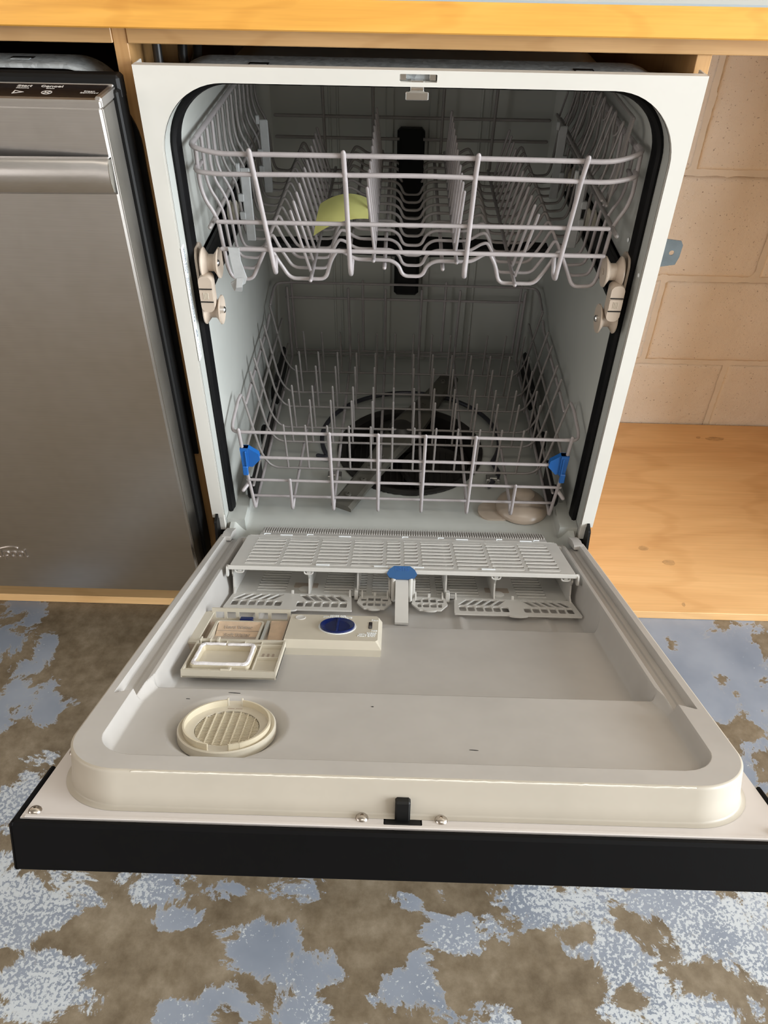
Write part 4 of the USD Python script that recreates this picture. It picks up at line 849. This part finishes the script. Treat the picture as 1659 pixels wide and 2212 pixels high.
# height adjusters and the grey hook clip
for s in (-1, 1):
    for y, z0, z1 in ((.155, .615, .712), (.335, .620, .725)):
        ad = part(ur, 'height_adjuster', cat(bx(s*.222-.0065, s*.222+.0065, y-.004, y, z0, z1, .0012), bx(s*.222-.011, s*.222-.006, y-.006, y, z1-.006, z1+.006, .001), bx(s*.226, s*.234, y-.006, y+.001, z0+.030, z0+.040, .001), bx(s*.226, s*.234, y-.006, y+.001, z0+.054, z0+.064, .001)), 'clear_grey', label='grey plastic height adjuster')
        part(ur, 'adjuster_roller', place(lathe([(0, -.006), (.013, -.006), (.015, -.004), (.011, 0), (.015, .004), (.013, .006), (0, .006)], 24), axes((s*.249, y+.025, .645), (0, 1, 0), (0, 0, 1), (1, 0, 0))), 'cream')
hk = front_slab(Polygon([(-.2275, .6575), (-.2140, .6570), (-.2135, .640), (-.2080, .618), (-.2105, .6110), (-.2150, .6085), (-.2165, .600), (-.2260, .6005), (-.2295, .611), (-.2230, .6150), (-.2260, .640)]), YU-.003, YU-.0055)
hc = part(ur, 'hook_clip', hk, 'clear_grey', label='grey plastic hook clip on the front rail')
part(hc, 'clip_bend', hull([(-.2210, YU-.006, .618), (-.2120, YU-.006, .619), (-.2140, YU-.012, .609), (-.2215, YU-.012, .608), (-.2160, YU-.005, .6), (-.2255, YU-.005, .6)]), 'clear_grey')
# folded cup shelf on the right side
cs_ = part(ur, 'cup_shelf', cat(hull([(x, y, z) for x, z in ((.241, .700), (.2385, .700), (.2495, .800), (.252, .800)) for y in (.072, .083)]), tube([(.236, .060, .706), (.236, .44, .708)], .0022), tube([(.229, .060, .712), (.229, .44, .714)], .0022)), 'darkwire', 30, label='folded up cup shelf')
for k in range(5):
    y = .105+.07*k
    part(cs_, 'shelf_loop', tube(fillet([(.232, y, .706), (.250, y, .795), (.2465, y+.012, .772), (.245, y+.024, .766), (.2465, y+.036, .772), (.250, y+.048, .795), (.232, y+.055, .706)], .014), .0015, 7), 'darkwire', True)
part(cs_, 'shelf_edge', tube([(.2515, .075, .800), (.2515, .44, .801)], .002), 'darkwire', True)

# ================================================================== sticky note
def note():
    n = 26; u = np.linspace(0, 1, n)
    def arc(a, m, b): a, m, b = map(np.array, (a, m, b)); c = 2*m-(a+b)/2; return np.outer((1-u)**2, a)+np.outer(2*u*(1-u), c)+np.outer(u**2, b)
    top = arc((-.1255, .168, .6625), (-.0915, .165, .6775), (-.0600, .165, .6720)); bot = arc((-.1315, .121, .6365), (-.0950, .121, .6560), (-.0575, .121, .6610))
    w = np.linspace(0, 1, 12)[:, None, None]; P = top[None]*(1-w)+bot[None]*w
    X, Y, Z = P[..., 0], P[..., 1], P[..., 2]+.004*np.sin(w[..., 0]*np.pi)
    a = grid_mesh(X, Y, Z); b = grid_mesh(X, Y, Z-.0003, True); 
    return cat(a, b)
single('sticky_note', note(), 'note', 'pale yellow sticky note curled over the tines of the upper rack', 'note', smooth=True)

# ================================================================== closed dishwasher at the left
XR = -.3205; XL = -.9205
cd = thing('closed_dishwasher', 'closed stainless steel dishwasher at the left with bar handle', 'dishwasher', ((XR+XL)/2, 0, .018))
YD = -.056
dr = part(cd, 'door_panel', bx(XL, XR, YD, -.012, .118, .832, .0022), 'steel', 30, label='brushed stainless steel door front')
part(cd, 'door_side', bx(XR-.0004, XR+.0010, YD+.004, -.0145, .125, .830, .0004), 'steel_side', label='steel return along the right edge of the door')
part(cd, 'top_trim', cat(bx(XL, XR+.0005, YD+.0005, YD+.012, .830, .8385, .0015), bx(XR-.006, XR+.001, YD+.004, YD+.053, .830, .8410, .0015), bx(XL, XR, YD+.050, YD+.0535, .834, .8425, .0008)), 'steel', 30, label='steel trim round the control panel')
CY0 = YD+.011
cpn = part(cd, 'control_panel', hull([(x, y, z) for x in (XL+.002, XR-.005) for y, z in ((CY0, .8345), (CY0, .8385), (YD+.051, .8418), (YD+.051, .8345))]), 'gloss_black', label='dark glossy touch control panel on the door top')
sl = math.atan2(.0033, .040)
def on_panel(m, x, y): return place(m, axes((x, y, .8385+(y-CY0)*math.tan(sl)), (1, 0, 0), (0, math.cos(sl), math.sin(sl)), (0, -math.sin(sl), math.cos(sl))))
def panel_text(s_, x, y, hgt, bold=False):
    t = text(s_, hgt, .0002, bold); t.apply_translation([-(t.bounds[0, 0]+t.bounds[1, 0])/2, 0, 0]); return on_panel(t, x, y)
for s_, x, y, hgt, b_ in (('Start', -.4105, YD+.040, .0052, True), ('Resume', -.4105, YD+.035, .0026, False), ('Cancel', -.3815, YD+.040, .0052, True), ('Drain', -.3815, YD+.035, .0026, False), ('Clean', -.3390, YD+.028, .0032, False), ('Sanitized', -.3380, YD+.0235, .0032, False)):
    part(cpn, 'lettering', panel_text(s_, x, y, hgt, b_), 'print', False, kind='stuff', label='printed word '+s_)
tri = Polygon([(-.005, -.005), (.006, 0), (-.005, .005)])
part(cpn, 'start_icon', on_panel(slab(tri.difference(tri.buffer(-.0012)), 0, .0002), -.4110, YD+.024), 'print', False)
cir = Point(0, 0).buffer(.0055); xs_ = LineString([(-.0028, -.0028), (.0028, .0028)]).buffer(.0006).union(LineString([(-.0028, .0028), (.0028, -.0028)]).buffer(.0006))
part(cpn, 'cancel_icon', on_panel(slab(cir.difference(cir.buffer(-.0009)).union(xs_), 0, .0002), -.3815, YD+.024), 'print', False)
part(cd, 'door_back', bx(XL-.001, XR+.0055, -.0120, .0180, .135, .838, .002), 'black', label='black plastic rear half of the door')
part(cd, 'door_top_cover', bx(XL, XR+.0060, YD+.0535, .0185, .826, .8500, .003), 'black')
# tub frame behind the door
fo = arch(.2985, .335, .842, .07); ctr = -.6102
part(cd, 'tub_frame', place(front_slab(fo.difference(fo.buffer(-.03)), .0312, .0275), axes((ctr, 0, 0), (1, 0, 0), (0, 1, 0), (0, 0, 1))), 'black')
part(cd, 'tub_frame_leg', bx(-.340, -.3190, .0275, .0312, .15, .336, .0006), 'black')
part(cd, 'door_seal', bx(XL+.004, XR+.002, .0182, .0270, .15, .80, .003), 'rubber')
part(cd, 'tub_body', bx(ctr-.27, ctr+.272, .0315, .54, .13, .835, .03), 'black')
st2 = part(cd, 'steel_strap', strap(.033, .082, -.617), 'zinc', True, label='galvanised steel strap over the tub')
part(st2, 'strap_slot', bx(-.450, -.425, .058, .066, .8515, .8530, .0002), 'black'); part(st2, 'slot_lip', bx(-.448, -.427, .052, .058, .8515, .8531, .0002), 'zinc')
part(cd, 'toe_panel', bx(XL, XR, .04, .05, .0185, .12, .002), 'black')
ha2 = Polygon([(-.02, .10), (.02, .06), (.075, .10), (.085, .17), (.04, .24), (.02, .30), (.0, .30), (-.01, .20)]).buffer(.008)
part(cd, 'hinge_bracket', place(slab(ha2.difference(Point(.035, .15).buffer(.012)), 0, .003), axes((-.3285, 0, 0), (0, 1, 0), (0, 0, 1), (1, 0, 0))), 'black')
# bowed bar handle
HX, HZ = XR+.001, .003
hx = np.linspace(-.905, HX, 40); mid = (HX-.905)/2
def bow(x): return .018*(1-((x-mid)/(.30))**2)
rings = []
for x in hx:
    y0 = YD-.014-bow(x)
    prof = [(y0+.012, .786), (y0+.003, .7865), (y0-.001, .7835), (y0-.0045, .7750), (y0-.0048, .7650), (y0-.0015, .7540), (y0+.010, .7485)]
    zo = .003-.003*(((x-mid)/.3)**2)
    rings.append(np.array([(x, yy, zz+zo) for yy, zz in prof]))
v = np.vstack(rings); n7 = 7; f = []
for i in range(len(hx)-1):
    for j in range(n7):
        k = (j+1) % n7; f += [[i*n7+j, i*n7+k, (i+1)*n7+k], [i*n7+j, (i+1)*n7+k, (i+1)*n7+j]]
f += [[0, k, k+1] for k in range(1, 6)]+[[39*n7, 39*n7+k+1, 39*n7+k] for k in range(1, 6)]
hm = trimesh.Trimesh(v, f, process=False); hm.fix_normals()
bar = part(cd, 'handle', hm, 'steel', 40, label='bowed brushed steel bar handle')
part(bar, 'handle_end', place(hull([(0, r_[1], r_[2]) for r_ in rings[-1]]+[(.0008, r_[1]*.9+rings[-1][3][1]*.1, r_[2]*.94+.7675*.06) for r_ in rings[-1]]), axes((HX, 0, 0), (1, 0, 0), (0, 1, 0), (0, 0, 1))), 'chrome')
for x in (HX-.012, -.893): part(bar, 'handle_mount', bx(x-.008, x+.008, YD-.012, YD+.001, .755, .781, .002), 'steel')
lg = text('Whirlpool', .0165, .0014, True); sh = np.eye(4); sh[0, 1] = .12; lg.apply_transform(sh); lg.apply_translation([-lg.bounds[1, 0], 0, 0])
part(dr, 'logo', place(lg, axes((-.5830, YD-.0001, .187), (.80, 0, 0), (0, 0, 1), (0, -1, 0))), 'logo', False, label='raised metal script badge')
lo = affinity.rotate(affinity.scale(Point(0, 0).buffer(1), .026, .0085), 20).difference(affinity.rotate(affinity.scale(Point(.001, -.0005).buffer(1), .0245, .0072), 20))
part(dr, 'logo_swoosh', front_slab(affinity.translate(lo, -.618, .198), YD+.0003, YD-.0013), 'logo', False)

# ================================================================== hoses and cable behind
hz = [fillet([(-.290, .075, .885), (-.289, .065, .80), (-.292, .12, .74), (-.292, .30, .72)], .03), fillet([(-.272, .125, .887), (-.272, .110, .842), (-.266, .108, .828), (-.259, .125, .842), (-.259, .16, .887)], .008)]
single('drain_hose', tube(hz[0], .005, 10), 'hose', 'straight black hose hanging beside the left cabinet divider', 'hose', smooth=True)
single('supply_hose', tube(hz[1], .0055, 10), 'hose', 'black hose loop hanging under the counter at upper left', 'hose', smooth=True)
single('power_cable', tube(fillet([(-.303, .055, .30), (-.304, .05, .16), (-.3025, .07, .05), (-.303, .20, .026)], .03), .004, 10), 'cable', 'cream cable hanging between the two dishwashers', 'cable', smooth=True)
